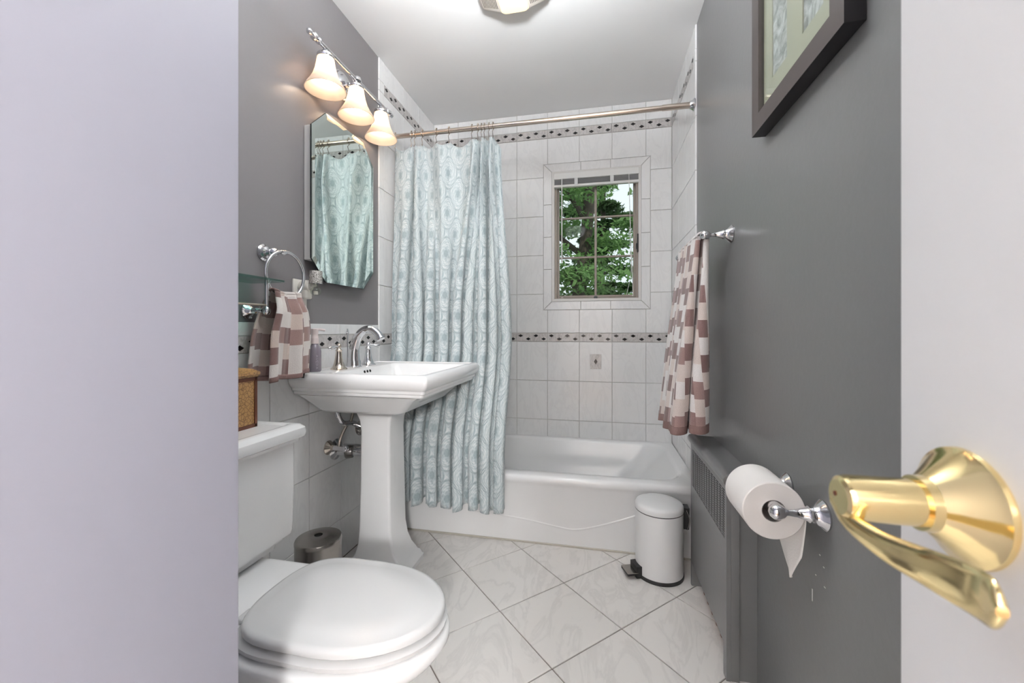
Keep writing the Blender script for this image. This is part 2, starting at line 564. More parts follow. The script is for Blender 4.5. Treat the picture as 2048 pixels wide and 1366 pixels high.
# window opening in the back wall
WX0, WX1, WZ0, WZ1 = -0.301, 0.262, 1.216, 2.066
wall_back = struct(boxes('wall_back', [
    ((XL - .2, WX0), (YB + .005, YB + .16), (-.1, ZC + .1)), ((WX1, XR + .2), (YB + .005, YB + .16), (-.1, ZC + .1)),
    ((WX0, WX1), (YB + .005, YB + .16), (-.1, WZ0)), ((WX0, WX1), (YB + .005, YB + .16), (WZ1, ZC + .1))], 'grout'))
wall_left = struct(box('wall_left', (XL - .125, XL - .005), (YF - .1, YB + .005), (0, ZC), 'wall_taupe'))
wall_right = struct(box('wall_right', (XR + .005, XR + .125), (YF - .1, YB + .005), (0, ZC), 'wall_grey'))
ceiling = struct(box('ceiling', (XL - .2, XR + .2), (YF - .12, YB + .1), (ZC, ZC + .1), 'white_paint'))
floor = struct(box('floor', (XL - .12, XR + .12), (YF - .1, YB), (-.12, -.004), 'floor_grout'))
# the lavender closet block beside the doorway
wall_entry = struct(box('wall_entry', (XL - .004, -.5), (YF, .488), (0, ZC), 'lavender', None, 0.004, 2))
# front wall: header over the doorway and the piece behind the door
wall_front = struct(boxes('wall_front', [((-.5, XR + .005), (YF - .1, YF), (2.05, ZC)), ((.26, XR + .005), (YF - .1, YF), (0, 2.05))], 'wall_grey'))
# hallway behind the camera
hall = struct(boxes('wall_hallway', [
    ((-1.5, 1.3), (-2.1, -2.0), (0, ZC)), ((-1.5, -1.4), (-2.0, YF - .1), (0, ZC)), ((1.2, 1.3), (-2.0, YF - .1), (0, ZC)),
    ((-1.5, XL - .125), (YF - .1, YF), (0, ZC)), ((XL - .125, -.5), (YF - .1, YF - .001), (0, ZC)), ((XR + .125, 1.3), (YF - .1, YF), (0, ZC))], 'hall_white'))
struct(box('ceiling_hallway', (-1.5, 1.3), (-2.1, YF - .12), (ZC, ZC + .1), 'white_paint'))
struct(box('floor_hallway', (-1.5, 1.3), (-2.1, YF - .1), (-.12, 0), 'hall_floor'))

# ------------------------------------------------------------------ tiles
def offset_poly(poly, d):
    n = len(poly); out = []
    for i in range(n):
        p0, p1, p2 = Vector(poly[i - 1]), Vector(poly[i]), Vector(poly[(i + 1) % n])
        e1 = (p1 - p0).normalized(); e2 = (p2 - p1).normalized()
        n1 = Vector((-e1.y, e1.x)); n2 = Vector((-e2.y, e2.x))
        k = 1 + n1.dot(n2)
        out.append(p1 + (n1 + n2) * (d / max(k, 0.3)))
    return out

def poly_area(p):
    return sum(p[i - 1][0] * p[i][1] - p[i][0] * p[i - 1][1] for i in range(len(p))) / 2

tile_cache = {}
def tile_mesh(poly, t, gap, bev):
    """prism over a ccw polygon in local xy, from z=0 up to z=t with a softened edge"""
    key = (tuple((round(a, 4), round(b, 4)) for a, b in poly), t, gap)
    if key in tile_cache: return tile_cache[key]
    o = offset_poly(poly, gap / 2)
    i = offset_poly(poly, gap / 2 + bev)
    n = len(o)
    vs = [(p.x, p.y, 0) for p in o] + [(p.x, p.y, t - bev) for p in o] + [(p.x, p.y, t) for p in i]
    fs = [tuple(range(2 * n, 3 * n))]
    for k in range(n):
        k2 = (k + 1) % n
        fs += [(k, k2, n + k2, n + k), (n + k, n + k2, 2 * n + k2, 2 * n + k)]
    me = bpy.data.meshes.new('tile')
    me.from_pydata(vs, [], fs)
    tile_cache[key] = me
    return me

FR = {  # local tile frame -> room: columns are local x, local y, local z (outwards)
    'back': Matrix(((1, 0, 0), (0, 0, -1), (0, 1, 0))),
    'left': Matrix(((0, 0, 1), (1, 0, 0), (0, 1, 0))),
    'right': Matrix(((0, 0, -1), (-1, 0, 0), (0, 1, 0))),
    'floor': Matrix(((1, 0, 0), (0, 1, 0), (0, 0, 1))),
}
def put_tile(name, side, poly, mat, parent, t=0.005, gap=0.0028, bev=0.0012, plane=None):
    """poly in wall coordinates (a, z); a = X on the back wall, Y on the side walls"""
    if side == 'right':
        poly = [(-a, b) for a, b in poly]
    if poly_area(poly) < 0: poly = poly[::-1]
    cx = sum(p[0] for p in poly) / len(poly); cz = sum(p[1] for p in poly) / len(poly)
    loc = [(round(a - cx, 4), round(b - cz, 4)) for a, b in poly]
    me = tile_mesh(loc, t, gap, bev)
    if not me.materials: me.materials.append(M[mat])
    elif me.materials[0] != M[mat]:
        me = me.copy(); me.materials.clear(); me.materials.append(M[mat])
    o = bpy.data.objects.new(name, me)
    R = FR[side]
    base = {'back': Vector((0, YB + .005, 0)), 'left': Vector((XL - .005, 0, 0)), 'right': Vector((XR + .005, 0, 0)), 'floor': Vector((0, 0, -.004))}[side]
    if plane is not None: base = plane
    o.matrix_world = Matrix.Translation(base + R @ Vector((cx, cz, 0))) @ R.to_4x4()
    C.objects.link(o)
    o.parent = parent
    return o

def rect(a0, a1, z0, z1): return [(a0, z0), (a1, z0), (a1, z1), (a0, z1)]

def border(side, parent, a0, a1, zc, step=0.207, start=None):
    """listello: border tiles with black diamonds let into them"""
    h = 0.057
    x = a0 if start is None else start
    while x < a1 - 1e-4:
        s0, s1 = max(x, a0), min(x + step, a1)
        if s1 - s0 > 0.01:
            bt = put_tile('border_tile', side, rect(s0, s1, zc - h / 2, zc + h / 2), 'border_tile', parent, t=0.006)
            if side == 'left' and s1 < 1.0:
                x += step; continue
            for k in range(4):
                a = x + step * (k + 0.5) / 4
                if a - .012 < s0 or a + .012 > s1: continue
                z = zc + (0.0105 if k % 2 == 0 else -0.0105)
                d = put_tile('diamond', side, [(a - .0165, z), (a, z - .0095), (a + .0165, z), (a, z + .0095)], 'diamond', bt, t=0.0075, gap=0, bev=0.0006)
                d.matrix_parent_inverse = bt.matrix_basis.inverted()
        x += step

RZ = [0.18, 0.437, 0.694, 0.951]
RU = [1.008 + .257 * k for k in range(6)]
ZB1, ZB2 = 0.9795, 2.3215
rows = [(0.30, .437), (.437, .694), (.694, .951)] + list(zip(RU, RU[1:])) + [(2.350, ZC)]
colsB = [XL, -.951, -.744, -.537, -.330, -.123, .084, .291, XR]
TW = 0.056
HX0, HX1, HZ0, HZ1 = WX0 - TW, WX1 + TW, WZ0 - TW, WZ1 + TW
for c0, c1 in zip(colsB, colsB[1:]):
    for z0, z1 in rows:
        if c1 <= HX0 or c0 >= HX1 or z1 <= HZ0 or z0 >= HZ1:
            put_tile('tile', 'back', rect(c0, c1, z0, z1), 'wall_tile', wall_back); continue
        inx = c0 >= HX0 and c1 <= HX1
        inz = z0 >= HZ0 and z1 <= HZ1
        if inx and inz: continue
        if inx:
            put_tile('tile', 'back', rect(c0, c1, z0, HZ0) if z0 < HZ0 else rect(c0, c1, HZ1, z1), 'wall_tile', wall_back)
        elif inz:
            put_tile('tile', 'back', rect(c0, HX0, z0, z1) if c0 < HX0 else rect(HX1, c1, z0, z1), 'wall_tile', wall_back)
        else:
            left, low = c0 < HX0, z0 < HZ0
            hx, hz = (HX0 if left else HX1), (HZ0 if low else HZ1)
            if left and low: P = [(c0, z0), (c1, z0), (c1, hz), (hx, hz), (hx, z1), (c0, z1)]
            elif left: P = [(c0, z0), (hx, z0), (hx, hz), (c1, hz), (c1, z1), (c0, z1)]
            elif low: P = [(c0, z0), (c1, z0), (c1, z1), (hx, z1), (hx, hz), (c0, hz)]
            else: P = [(hx, z0), (c1, z0), (c1, z1), (c0, z1), (c0, hz), (hx, hz)]
            put_tile('tile', 'back', P, 'wall_tile', wall_back)
# narrow mitred trim tiles round the window
nx = 3
for k in range(nx):
    a, b = WX0 + (WX1 - WX0) * k / nx, WX0 + (WX1 - WX0) * (k + 1) / nx
    al, bl = (HX0 if k == 0 else a), (HX1 if k == nx - 1 else b)
    put_tile('trim_tile', 'back', [(al, HZ0), (bl, HZ0), (b, WZ0), (a, WZ0)], 'wall_tile', wall_back, t=.007)
    put_tile('trim_tile', 'back', [(a, WZ1), (b, WZ1), (bl, HZ1), (al, HZ1)], 'wall_tile', wall_back, t=.007)
nz = 4
for k in range(nz):
    a, b = WZ0 + (WZ1 - WZ0) * k / nz, WZ0 + (WZ1 - WZ0) * (k + 1) / nz
    al, bl = (HZ0 if k == 0 else a), (HZ1 if k == nz - 1 else b)
    put_tile('trim_tile', 'back', [(HX0, al), (WX0, a), (WX0, b), (HX0, bl)], 'wall_tile', wall_back, t=.007)
    put_tile('trim_tile', 'back', [(WX1, a), (HX1, al), (HX1, bl), (WX1, b)], 'wall_tile', wall_back, t=.007)
border('back', wall_back, XL, XR, ZB1, start=-1.158)
border('back', wall_back, XL, XR, ZB2, start=-1.158)
# small decorated insert in the tile below the border
ai = put_tile('accent_tile', 'back', rect(-.055, .018, .775, .872), 'border_tile', wall_back, t=.0058, gap=.001)
d = put_tile('diamond', 'back', [(-.030, .824), (-.0185, .806), (-.007, .824), (-.0185, .842)], 'diamond', ai, t=.0066, gap=0, bev=.0005)
d.matrix_parent_inverse = ai.matrix_basis.inverted()

# side walls inside the tub alcove, wainscot on the left
gl = box('grout_bed', (XL - .0052, XL - .0032), (.48, YB + .004), (0, 1.053), 'grout', wall_left)
box('grout_bed', (XL - .0052, XL - .0032), (1.962, YB + .004), (1.05, ZC), 'grout', wall_left)
box('grout_bed', (XR + .0032, XR + .0052), (2.062, YB + .004), (0, ZC), 'grout', wall_right)
box('grout_bed', (XR + .0032, XR + .0052), (1.9, 2.063), (0, .34), 'grout', wall_right)
colsL = [.488, .629, .829, 1.029, 1.229, 1.429, 1.629, 1.829, 1.957]
for c0, c1 in zip(colsL, colsL[1:]):
    for z0, z1 in [(0.0, .18), (.18, .437), (.437, .694), (.694, .951), (1.008, 1.055)]:
        put_tile('tile', 'left', rect(c0, c1, z0, z1), 'wall_tile', wall_left)
border('left', wall_left, .488, 2.69, ZB1, step=.2, start=.429)
colsT = [2.009, 2.229, 2.436, YB]
for c0, c1 in zip(colsT, colsT[1:]):
    for z0, z1 in rows:
        put_tile('tile', 'left', rect(c0, c1, z0, z1), 'wall_tile', wall_left)
for z0, z1 in rows + [(2.293, 2.350)]:
    put_tile('trim_tile', 'left', rect(1.957, 2.009, z0, z1), 'wall_tile', wall_left, t=.007)
border('left', wall_left, 2.009, 2.69, ZB2, step=.2, start=2.009)
colsR = [2.098, 2.276, 2.483, YB]
for c0, c1 in zip(colsR, colsR[1:]):
    for z0, z1 in rows:
        put_tile('tile', 'right', rect(c0, c1, z0, z1), 'wall_tile', wall_right)
for z0, z1 in rows + [(2.293, 2.350), (.951, 1.008)]:
    put_tile('trim_tile', 'right', rect(2.056, 2.098, z0, z1), 'wall_tile', wall_right, t=.007)
border('right', wall_right, 2.098, 2.69, ZB2, step=.207, start=2.09)
border('right', wall_right, 2.098, 2.69, ZB1, step=.207, start=2.09)

# floor tiles, laid on the diagonal
def clip(poly, a, b, c):        # keep a*x+b*y<=c
    out = []
    for i in range(len(poly)):
        p, q = poly[i - 1], poly[i]
        dp, dq = a * p[0] + b * p[1] - c, a * q[0] + b * q[1] - c
        if dp <= 0 and dq > 0 or dp > 0 and dq <= 0:
            t = dp / (dp - dq)
            out.append((p[0] + (q[0] - p[0]) * t, p[1] + (q[1] - p[1]) * t))
        if dq <= 0: out.append(q)
    return out
OX, OY, TS = -.785, 1.885, .305
q = TS / math.sqrt(2)
for i in range(-4, 13):
    for j in range(-8, 9):
        x0, y0 = OX + (i + j) * q, OY + (j - i) * q
        P = [(x0, y0), (x0 + q, y0 - q), (x0 + 2 * q, y0), (x0 + q, y0 + q)]
        for a, b, c in ((-1, 0, -XL), (1, 0, XR), (0, 1, YT + .02), (0, -1, -YF)):
            P = clip(P, a, b, c)
            if len(P) < 3: break
        if len(P) < 3 or abs(poly_area(P)) < 0.0012: continue
        if all(px < -.5 and py < .488 for px, py in P): continue
        put_tile('tile', 'floor', P, 'floor_tile', floor, t=.004, gap=.0042, bev=.0008)

# ------------------------------------------------------------------ window
win = bpy.data.objects.new('window_1', None)
win.location = (0, YB, WZ0); C.objects.link(win); struct(win)
win['label'] = 'six pane metal casement window in the tiled back wall'
y0 = YB - .004
def frame4(name, x0, x1, z0, z1, w, ya, yb, mat, parent, wb=None, wt=None):
    wb = wb or w; wt = wt or w
    return boxes(name, [((x0, x0 + w), (ya, yb), (z0, z1)), ((x1 - w, x1), (ya, yb), (z0, z1)),
                        ((x0 + w, x1 - w), (ya, yb), (z0, z0 + wb)), ((x0 + w, x1 - w), (ya, yb), (z1 - wt, z1))], mat, parent)
frame4('outer_frame', WX0, WX1, WZ0, WZ1, .016, YB - .006, YB + .10, 'win_white', win)
frame4('inner_frame', WX0 + .016, WX1 - .016, WZ0 + .016, WZ1 - .016, .014, YB + .02, YB + .10, 'win_metal', win, wb=.008)
sx0, sx1, sz0, sz1 = WX0 + .030, WX1 - .030, WZ0 + .028, WZ1 - .030
frame4('sash', sx0, sx1, sz0, sz1, .013, YB + .050, YB + .078, 'win_metal', win)
mxc = (sx0 + sx1) / 2
box('muntin', (mxc - .008, mxc + .008), (YB + .052, YB + .076), (sz0 + .013, sz1 - .013), 'win_metal', win, .002, 1)
zs = [sz0, sz0 + (sz1 - sz0) * .335, sz0 + (sz1 - sz0) * .665, sz1]
for z in zs[1:3]:
    box('muntin', (sx0 + .013, sx1 - .013), (YB + .054, YB + .074), (z - .006, z + .006), 'win_metal', win, .002, 1)
for k in range(3):
    for a, b in ((sx0 + .010, mxc - .006), (mxc + .006, sx1 - .010)):
        box('pane', (a, b), (YB + .063, YB + .066), (zs[k] + .004, zs[k + 1] - .004), 'pane', win)
# latch on the right jamb, operator at the sill
lt = box('latch', (WX1 - .024, WX1 - .016), (YB - .014, YB + .016), (1.52, 1.635), 'black', win, .002, 1)
box('latch_handle', (WX1 - .032, WX1 - .024), (YB - .012, YB + .006), (1.54, 1.575), 'black', lt, .002, 1)
op = lathe('crank_knob', [(0, 0), (.012, 0), (.014, .006), (.010, .016), (0, .018)], (mxc, YB + .024, WZ0 + .020), (0, -1, .1), 'black', win, 14)
box('crank_arm', (mxc - .055, mxc + .055), (YB + .012, YB + .020), (WZ0 + .017, WZ0 + .023), 'win_metal', win, .001, 1)
lathe('stay', [(0, 0), (.008, 0), (.008, .012), (0, .013)], (WX0 + .066, YB + .030, WZ0 + .016), (0, 0, 1), 'win_white', win, 12)

# raised mini blind
bl = thing('window_blind', (mxc, YB, WZ1 - .1), 'white mini blind raised to the top of the window', 'blind')
bx0, bx1 = WX0 + .012, WX1 - .012
box('headrail', (bx0, bx1), (YB - .010, YB + .022), (WZ1 - .052, WZ1 - .010), 'blind', bl, .002, 1)
for k in range(7):
    z = WZ1 - .056 - k * .0043
    box('slat', (bx0 + .004, bx1 - .004), (YB - .006, YB + .018), (z - .0012, z), 'slat', bl)
box('bottom_rail', (bx0 + .002, bx1 - .002), (YB - .008, YB + .020), (WZ1 - .104, WZ1 - .087), 'blind', bl, .004, 2)
for k in (.27, .69):
    x = bx0 + (bx1 - bx0) * k
    box('ladder_clip', (x - .011, x + .011), (YB - .0125, YB - .0085), (WZ1 - .098, WZ1 - .05), 'blind', bl, .002, 1)
tube('tilt_wand', [(WX0 + .066, YB - .012, WZ1 - .05), (WX0 + .066, YB - .012, 1.478)], .0038, 'blind', bl, 8)
lathe('wand_tip', [(0, 0), (.005, 0), (.0055, .012), (.003, .02), (0, .02)], (WX0 + .066, YB - .012, 1.468), (0, 0, 1), 'blind', bl, 10)
tube('lift_cord', spline([(WX1 - .075, YB - .012, WZ1 - .05), (WX1 - .068, YB - .012, 1.75), (WX1 - .056, YB - .012, 1.42), (WX1 - .05, YB - .012, 1.26), (WX1 - .054, YB - .012, 1.245)], 5), .0023, 'blind', bl, 6)
tube('lift_cord', spline([(WX1 - .074, YB - .012, 1.68), (WX1 - .062, YB - .013, 1.45), (WX1 - .066, YB - .013, 1.36), (WX1 - .09, YB - .013, 1.25)], 5), .0014, 'blind', bl, 6)

# ------------------------------------------------------------------ the garden seen through the window
struct(box('ground', (-14, 14), (3.2, 30), (-2.0, -1.9), 'ground'))
def foliage(name, parent, clumps, mat, n, size, seed):
    rnd = random.Random(seed)
    vs, fs = [], []
    for k in range(n):
        cx, cyy, cz, rx, rz = rnd.choice(clumps)
        while True:
            p = Vector((rnd.uniform(-1, 1), rnd.uniform(-1, 1), rnd.uniform(-1, 1)))
            if p.length < 1: break
        p = Vector((cx + p.x * rx, cyy + p.y * rx, cz + p.z * rz))
        s = size * rnd.uniform(.6, 1.3)
        nrm = Vector((rnd.gauss(0, .45), rnd.gauss(-.35, .45), rnd.gauss(.8, .35))).normalized()
        e1 = nrm.cross(Vector((rnd.uniform(-1, 1), rnd.uniform(-1, 1), .2))).normalized()
        e2 = nrm.cross(e1)
        i = len(vs)
        vs += [p - e1 * s, p + e2 * s * .42 - e1 * s * .1, p + e1 * s - nrm * s * .25, p - e2 * s * .42 - e1 * s * .1]
        fs.append((i, i + 1, i + 2, i + 3))
    o = mo(name, vs, fs, mat, parent)
    o['kind'] = 'stuff'
    return o
def tree(x, y, h, r, mat, n, size, seed, label, z0=-1.9, crown0=.3, lean=0.3, nc=46):
    rnd = random.Random(seed)
    t = thing('garden_tree', (x, y, z0), label, 'tree', None)
    top = Vector((x + lean, y, z0 + h))
    tube('trunk', spline([(x, y, z0 - .05), (x + lean * .15, y, z0 + h * .33), (x + lean * .7, y, z0 + h * .66), top], 4), [r * (1 - .05 * k) for k in range(13)], 'bark', t, 10)
    clumps = []
    for k in range(nc):
        a = rnd.uniform(0, 2 * PI); zz = z0 + h * (crown0 + (1.02 - crown0) * (k + rnd.random()) / nc)
        rr = rnd.uniform(.1, 1.35)
        c = Vector((x + math.cos(a) * rr, y + math.sin(a) * rr, zz))
        clumps.append((c.x, c.y, c.z, rnd.uniform(.45, .8), rnd.uniform(.07, .20)))
        if k % 6 == 0:
            b0 = Vector((x + lean * (zz - z0) / h * .8, y, zz - .4))
            tube('branch', spline([b0, (b0 + c) / 2 + Vector((0, 0, .12)), c], 4), [.05, .047, .044, .04, .035, .03, .025, .02, .015], 'bark', t, 7)
    foliage('foliage', t, clumps, mat, n, size, seed + 1)
    return t
tree(-.55, 6.9, 6.8, .17, 'leaf1', 13000, .06, 3, 'tree with tiered bright green leaves just outside the window', lean=.5, crown0=.28)
tree(-2.2, 11.6, 7.4, .18, 'leaf2', 12000, .10, 23, 'dark green tree behind and left of the tiered tree', lean=.2, crown0=.1)
tree(2.2, 11.6, 7.4, .15, 'leaf1', 12000, .10, 11, 'bright green tree behind and right of the tiered tree', lean=-.3, crown0=.1)
tree(0.0, 16.2, 9.0, .2, 'leaf2', 15000, .14, 31, 'dark tree at the back of the garden, behind the gap', lean=.2, crown0=.08)
tree(-4.4, 16.2, 9.0, .2, 'leaf1', 7000, .14, 43, 'pale green tree at the back left of the garden', lean=.3, crown0=.08)
tree(4.4, 16.2, 9.0, .2, 'leaf2', 7000, .14, 53, 'dark tree at the back right of the garden', lean=-.3, crown0=.08)

# ------------------------------------------------------------------ bathtub
tb = thing('bathtub', ((XL + XR) / 2, YT, 0), 'white enamel alcove bathtub with a plain apron below the window', 'bathtub')
x0, x1, y0, y1 = XL + .001, XR - .001, YT, YB - .001
HT = .328
lp = [rrect(x0, x1, y0 + .012, y1, .001, .004), rrect(x0, x1, y0 + .012, y1, .272, .004), rrect(x0, x1, y0 + .004, y1, .290, .006),
      rrect(x0, x1, y0, y1, .300, .010), rrect(x0, x1, y0 + .001, y1, .314, .012), rrect(x0 + .001, x1 - .001, y0 + .007, y1 - .001, .324, .014),
      rrect(x0 + .003, x1 - .003, y0 + .018, y1 - .002, HT, .016)]
ix0, ix1, iy0, iy1 = x0 + .06, x1 - .055, y0 + .082, y1 - .038
def inner(dl, dr, dy, z, r):
    return rrect(ix0 + dl, ix1 - dr, iy0 + dy, iy1 - dy, z, r)
lp += [inner(-.012, -.010, -.010, HT, .13), inner(0, 0, 0, HT - .005, .125), inner(.008, .012, .006, HT - .016, .12), inner(.030, .11, .018, .20, .12),
       inner(.055, .22, .035, .09, .11), inner(.075, .26, .06, .066, .10), inner(.12, .31, .11, .058, .08)]
loft('basin', lp, 'tub', tb, 50)
def pix_curve(pts, Y): return [un(u, v, Y=Y) for u, v in pts]
tube('apron_bead', spline([(-.62, YT + .0195, .13), (-.36, YT + .0195, .111), (-.19, YT + .0195, .088), (-.11, YT + .0195, .083), (-.01, YT + .0195, .108), (.12, YT + .0195, .155), (.2, YT + .0195, .19)], 6), .009, 'tub', tb, 16)
box('caulk_line', (x0, x1), (YT + .004, YT + .013), (-.0005, .007), 'caulk', tb, .002, 1)
lathe('drain', [(0, 0), (.03, 0), (.03, .003), (.02, .005), (0, .005)], (ix0 + .25, (iy0 + iy1) / 2, .058), (0, 0, 1), 'chrome', tb, 20)

# ------------------------------------------------------------------ shower rod, rings and curtain
YR, ZR = 2.078, 2.098
rod = thing('shower_rod', (-.34, YR, ZR), 'satin nickel shower rod spanning the tub alcove', 'curtain rod')
tube('rod', [(XL + .012, YR, ZR), (XR - .012, YR, ZR)], .0125, 'rod', rod, 20)
tube('rod_sleeve', [(.30, YR, ZR), (XR - .012, YR, ZR)], .0145, 'rod', rod, 20)
for X, s in ((XL + .001, 1), (XR - .001, -1)):
    lathe('flange', [(0, 0), (.030, 0), (.030, .004), (.022, .010), (.018, .022), (0, .022)], (X, YR, ZR), (s, 0, 0), 'chrome', rod, 24)

hookx = [un(u, 250, Y=YR).x for u in (782, 823, 830, 845, 873, 898, 944, 956, 963, 969, 978, 986)]
hookx[0] = XL + .03
ZT = 2.040
ring_lab = 'thin metal shower curtain hook clipped over the nickel rod'
ring0 = None
for i, hx in enumerate(hookx):
    if ring0 is None:
        ring0 = thing('curtain_hook', (hx, YR, ZR), ring_lab, 'curtain hook', 'curtain hooks on the shower rod')
        a = [(hx, YR + .0165 * math.cos(t), ZR + .0165 * math.sin(t)) for t in [PI * (1.62 - k * .105) for k in range(17)]]
        a += [(hx, YR - .012, ZR - .032), (hx, YR - .002, ZR - .047), (hx, YR + .003, ZR - .060), (hx, YR - .005, ZR - .068), (hx, YR - .010, ZR - .060)]
        tube('wire', a, .0017, 'nickel', ring0, 6)
        lathe('bead', [(0, -.005), (.0035, -.0035), (.005, 0), (.0035, .0035), (0, .005)], (hx, YR, ZR + .0195), (0, 0, 1), 'nickel', ring0, 10)
    else:
        r = ring0.copy(); C.objects.link(r); r.location = (hx, YR, ZR)
        for ch in ring0.children:
            c = ch.copy(); C.objects.link(c); c.parent = r
            c.matrix_parent_inverse = Matrix.Translation(-Vector(ring0.location))

# curtain sheet
nseg = len(hookx) - 1
hk = hookx + [un(1002, 285, Y=YR).x]
FAB = 0.150
def smooth(a, b, x):
    t = min(1, max(0, (x - a) / (b - a)))
    return t * t * (3 - 2 * t)
def ybase(z):
    # hangs from the rod, is pressed back a little by the sink, then falls outside the tub
    if z > 1.0: return YR - .045 * (1 - smooth(1.0, 2.05, z))
    return YR - .045 - .160 * (1 - smooth(.40, .98, z))
rows_n, sub = 70, 14
vs, fs, uvs = [], [], []
cols = (len(hk) - 1) * sub + 1
xe0, xe1 = XL + .026, -.430
rndc = random.Random(5)
ph = [rndc.uniform(-.3, .3) for _ in range(40)]
for r in range(rows_n + 1):
    f = r / rows_n
    for c in range(cols):
        sgi = min(c // sub, len(hk) - 2)
        t = (c - sgi * sub) / sub
        gap = hk[sgi + 1] - hk[sgi]
        s = (sgi + t) / (len(hk) - 1)
        sag = min(.032, gap * .28) * math.sin(PI * t) * (1 - .2 * f) if sgi < nseg else .06 * t
        ztop = ZT - sag
        zbot = .172 + .010 * math.sin(s * 19) + .008 * math.sin(s * 41) + (.014 if s < .4 else 0)
        z = ztop + (zbot - ztop) * f
        w = smooth(0, .55, f)
        xe = xe0 + (xe1 - xe0) * (s ** .86)
        xt = hk[sgi] + gap * t
        x = xt * (1 - w) + xe * w
        # folds: depth from the slack of the fabric
        slack = math.sqrt(max(0, FAB ** 2 - gap ** 2)) / 2
        a_top = min(.040, slack * .55) * math.sin(PI * t) * (1 if sgi % 2 else -1)
        a_low = .043 * math.sin(2 * PI * (s * 9.2 + .06 * math.sin(s * 23) + .03 * f)) + .005 * math.sin(2 * PI * (s * 19 + .3 + .1 * f))
        a_mid = .006 * math.sin(2 * PI * s * 5.3 + 2.2 * f)
        amp = (a_top * (1 - w) * (.35 + .65 * smooth(0, .1, f)) + a_low * w * (1 - .15 * f) + a_mid)
        y = ybase(z) + amp
        if .78 < z < 1.0 and x < -.53:
            y = max(y, 1.964)
        lim = YT - .010 + max(0, z - .33) * .8
        if z < .50: y = min(y, lim - .012 + .012 * math.tanh((y - lim) / .02)) if y > lim - .012 else y
        x -= .012 * w * math.sin(4 * PI * (s * 9.2 + .06 * math.sin(s * 23)))
        vs.append((x, y, z)); uvs.append((s * FAB * (len(hk) - 1), z))
for r in range(rows_n):
    for c in range(cols - 1):
        a = r * cols + c
        fs.append((a, a + 1, a + cols + 1, a + cols))
cu = thing('shower_curtain', (-.78, 1.95, .17), 'pale aqua damask shower curtain gathered at the left of the tub', 'curtain')
cs = mo('curtain_panel', vs, fs, 'curtain', cu, 180, uvs)
sm = cs.modifiers.new('thickness', 'SOLIDIFY'); sm.thickness = .0016

# ------------------------------------------------------------------ pedestal sink
SX0, SX1, SY0, SY1, SZ = XL + .0015, -.577, 1.306, 1.954, .868
SC = (SY0 + SY1) / 2
sk = thing('pedestal_sink', (-.9, SC, 0), 'white pedestal sink with a stepped rectangular rim and chrome faucet', 'sink')
def sl(i, z, r=.012, back=0.0): return rrect(SX0 + back, SX1 - i, SY0 + i, SY1 - i, z, r)
bowl = (-1.005, -.628, SY0 + .075, SY1 - .075)
def bl_(i, z, r): return rrect(bowl[0] + i, bowl[1] - i, bowl[2] + i, bowl[3] - i, z, r)
lp = [rrect(-1.03, -.80, SC - .13, SC + .13, .700, .02), rrect(-1.06, -.74, SC - .20, SC + .20, .704, .022), rrect(-1.085, -.715, SC - .218, SC + .218, .716, .024),
      rrect(SX0 + .01, -.668, SC - .256, SC + .256, .762, .022), rrect(SX0, -.636, SC - .278, SC + .278, .781, .018),
      sl(.052, .784), sl(.030, .786), sl(.027, .789), sl(.026, .798), sl(.018, .802), sl(.0165, .812), sl(.010, .817), sl(.004, .826), sl(0, .838), sl(0, .850), sl(.004, .860), sl(.011, .866), sl(.016, SZ, .012),
      sl(.030, SZ, .010, .003), sl(.034, SZ - .004, .010, .005),
      bl_(-.006, SZ - .0045, .03), bl_(0, SZ - .008, .03), bl_(.010, SZ - .03, .035), bl_(.030, .765, .05), bl_(.06, .742, .06), bl_(.12, .734, .06)]
loft('basin', lp, 'porcelain', sk, 32)
def pl(xf, xb, hw, z, r=.012): return rrect(xb, xf, SC - hw, SC + hw, z, r, 4)
ped = [pl(-.775, -1.045, .108, .000), pl(-.775, -1.045, .108, .018), pl(-.782, -1.04, .102, .026), pl(-.788, -1.035, .098, .040), pl(-.798, -1.03, .092, .046), pl(-.806, -1.02, .086, .062),
       pl(-.822, -1.01, .080, .085), pl(-.838, -1.0, .0755, .125), pl(-.848, -.995, .074, .18), pl(-.852, -.99, .0715, .40), pl(-.855, -.99, .069, .60), pl(-.852, -.995, .071, .645),
       pl(-.842, -1.005, .078, .675), pl(-.832, -1.015, .086, .692), pl(-.829, -1.02, .088, .701)]
loft('pedestal', ped, 'porcelain', sk, 40)
# faucet
FX = -1.062
for Yh, dirv in ((SC - .110, (-.2, -1)), (SC + .112, (.7, .6))):
    hd = lathe('faucet_handle', [(0, 0), (.034, 0), (.034, .004), (.026, .010), (.019, .028), (.0145, .05), (.012, .072), (.0125, .078), (.014, .080), (.010, .084), (.008, .090), (.011, .096), (.009, .104), (.004, .109), (0, .110)],
               (FX, Yh, SZ - .005), (0, 0, 1), 'nickel' if Yh < SC else 'chrome', sk, 24)
    dv = Vector((dirv[0], dirv[1], 0)).normalized()
    p = Vector((FX, Yh, SZ + .091))
    tube('lever', [p, p + dv * .018 + Vector((0, 0, -.001)), p + dv * .034 + Vector((0, 0, -.004)), p + dv * .046 + Vector((0, 0, -.006)), p + dv * .054 + Vector((0, 0, -.005))], [.006, .005, .006, .0085, .003], 'chrome', hd, 12)
lathe('spout_base', [(0, 0), (.033, 0), (.033, .004), (.029, .008), (.0265, .03), (0, .03)], (FX, SC, SZ - .005), (0, 0, 1), 'chrome', sk, 28)
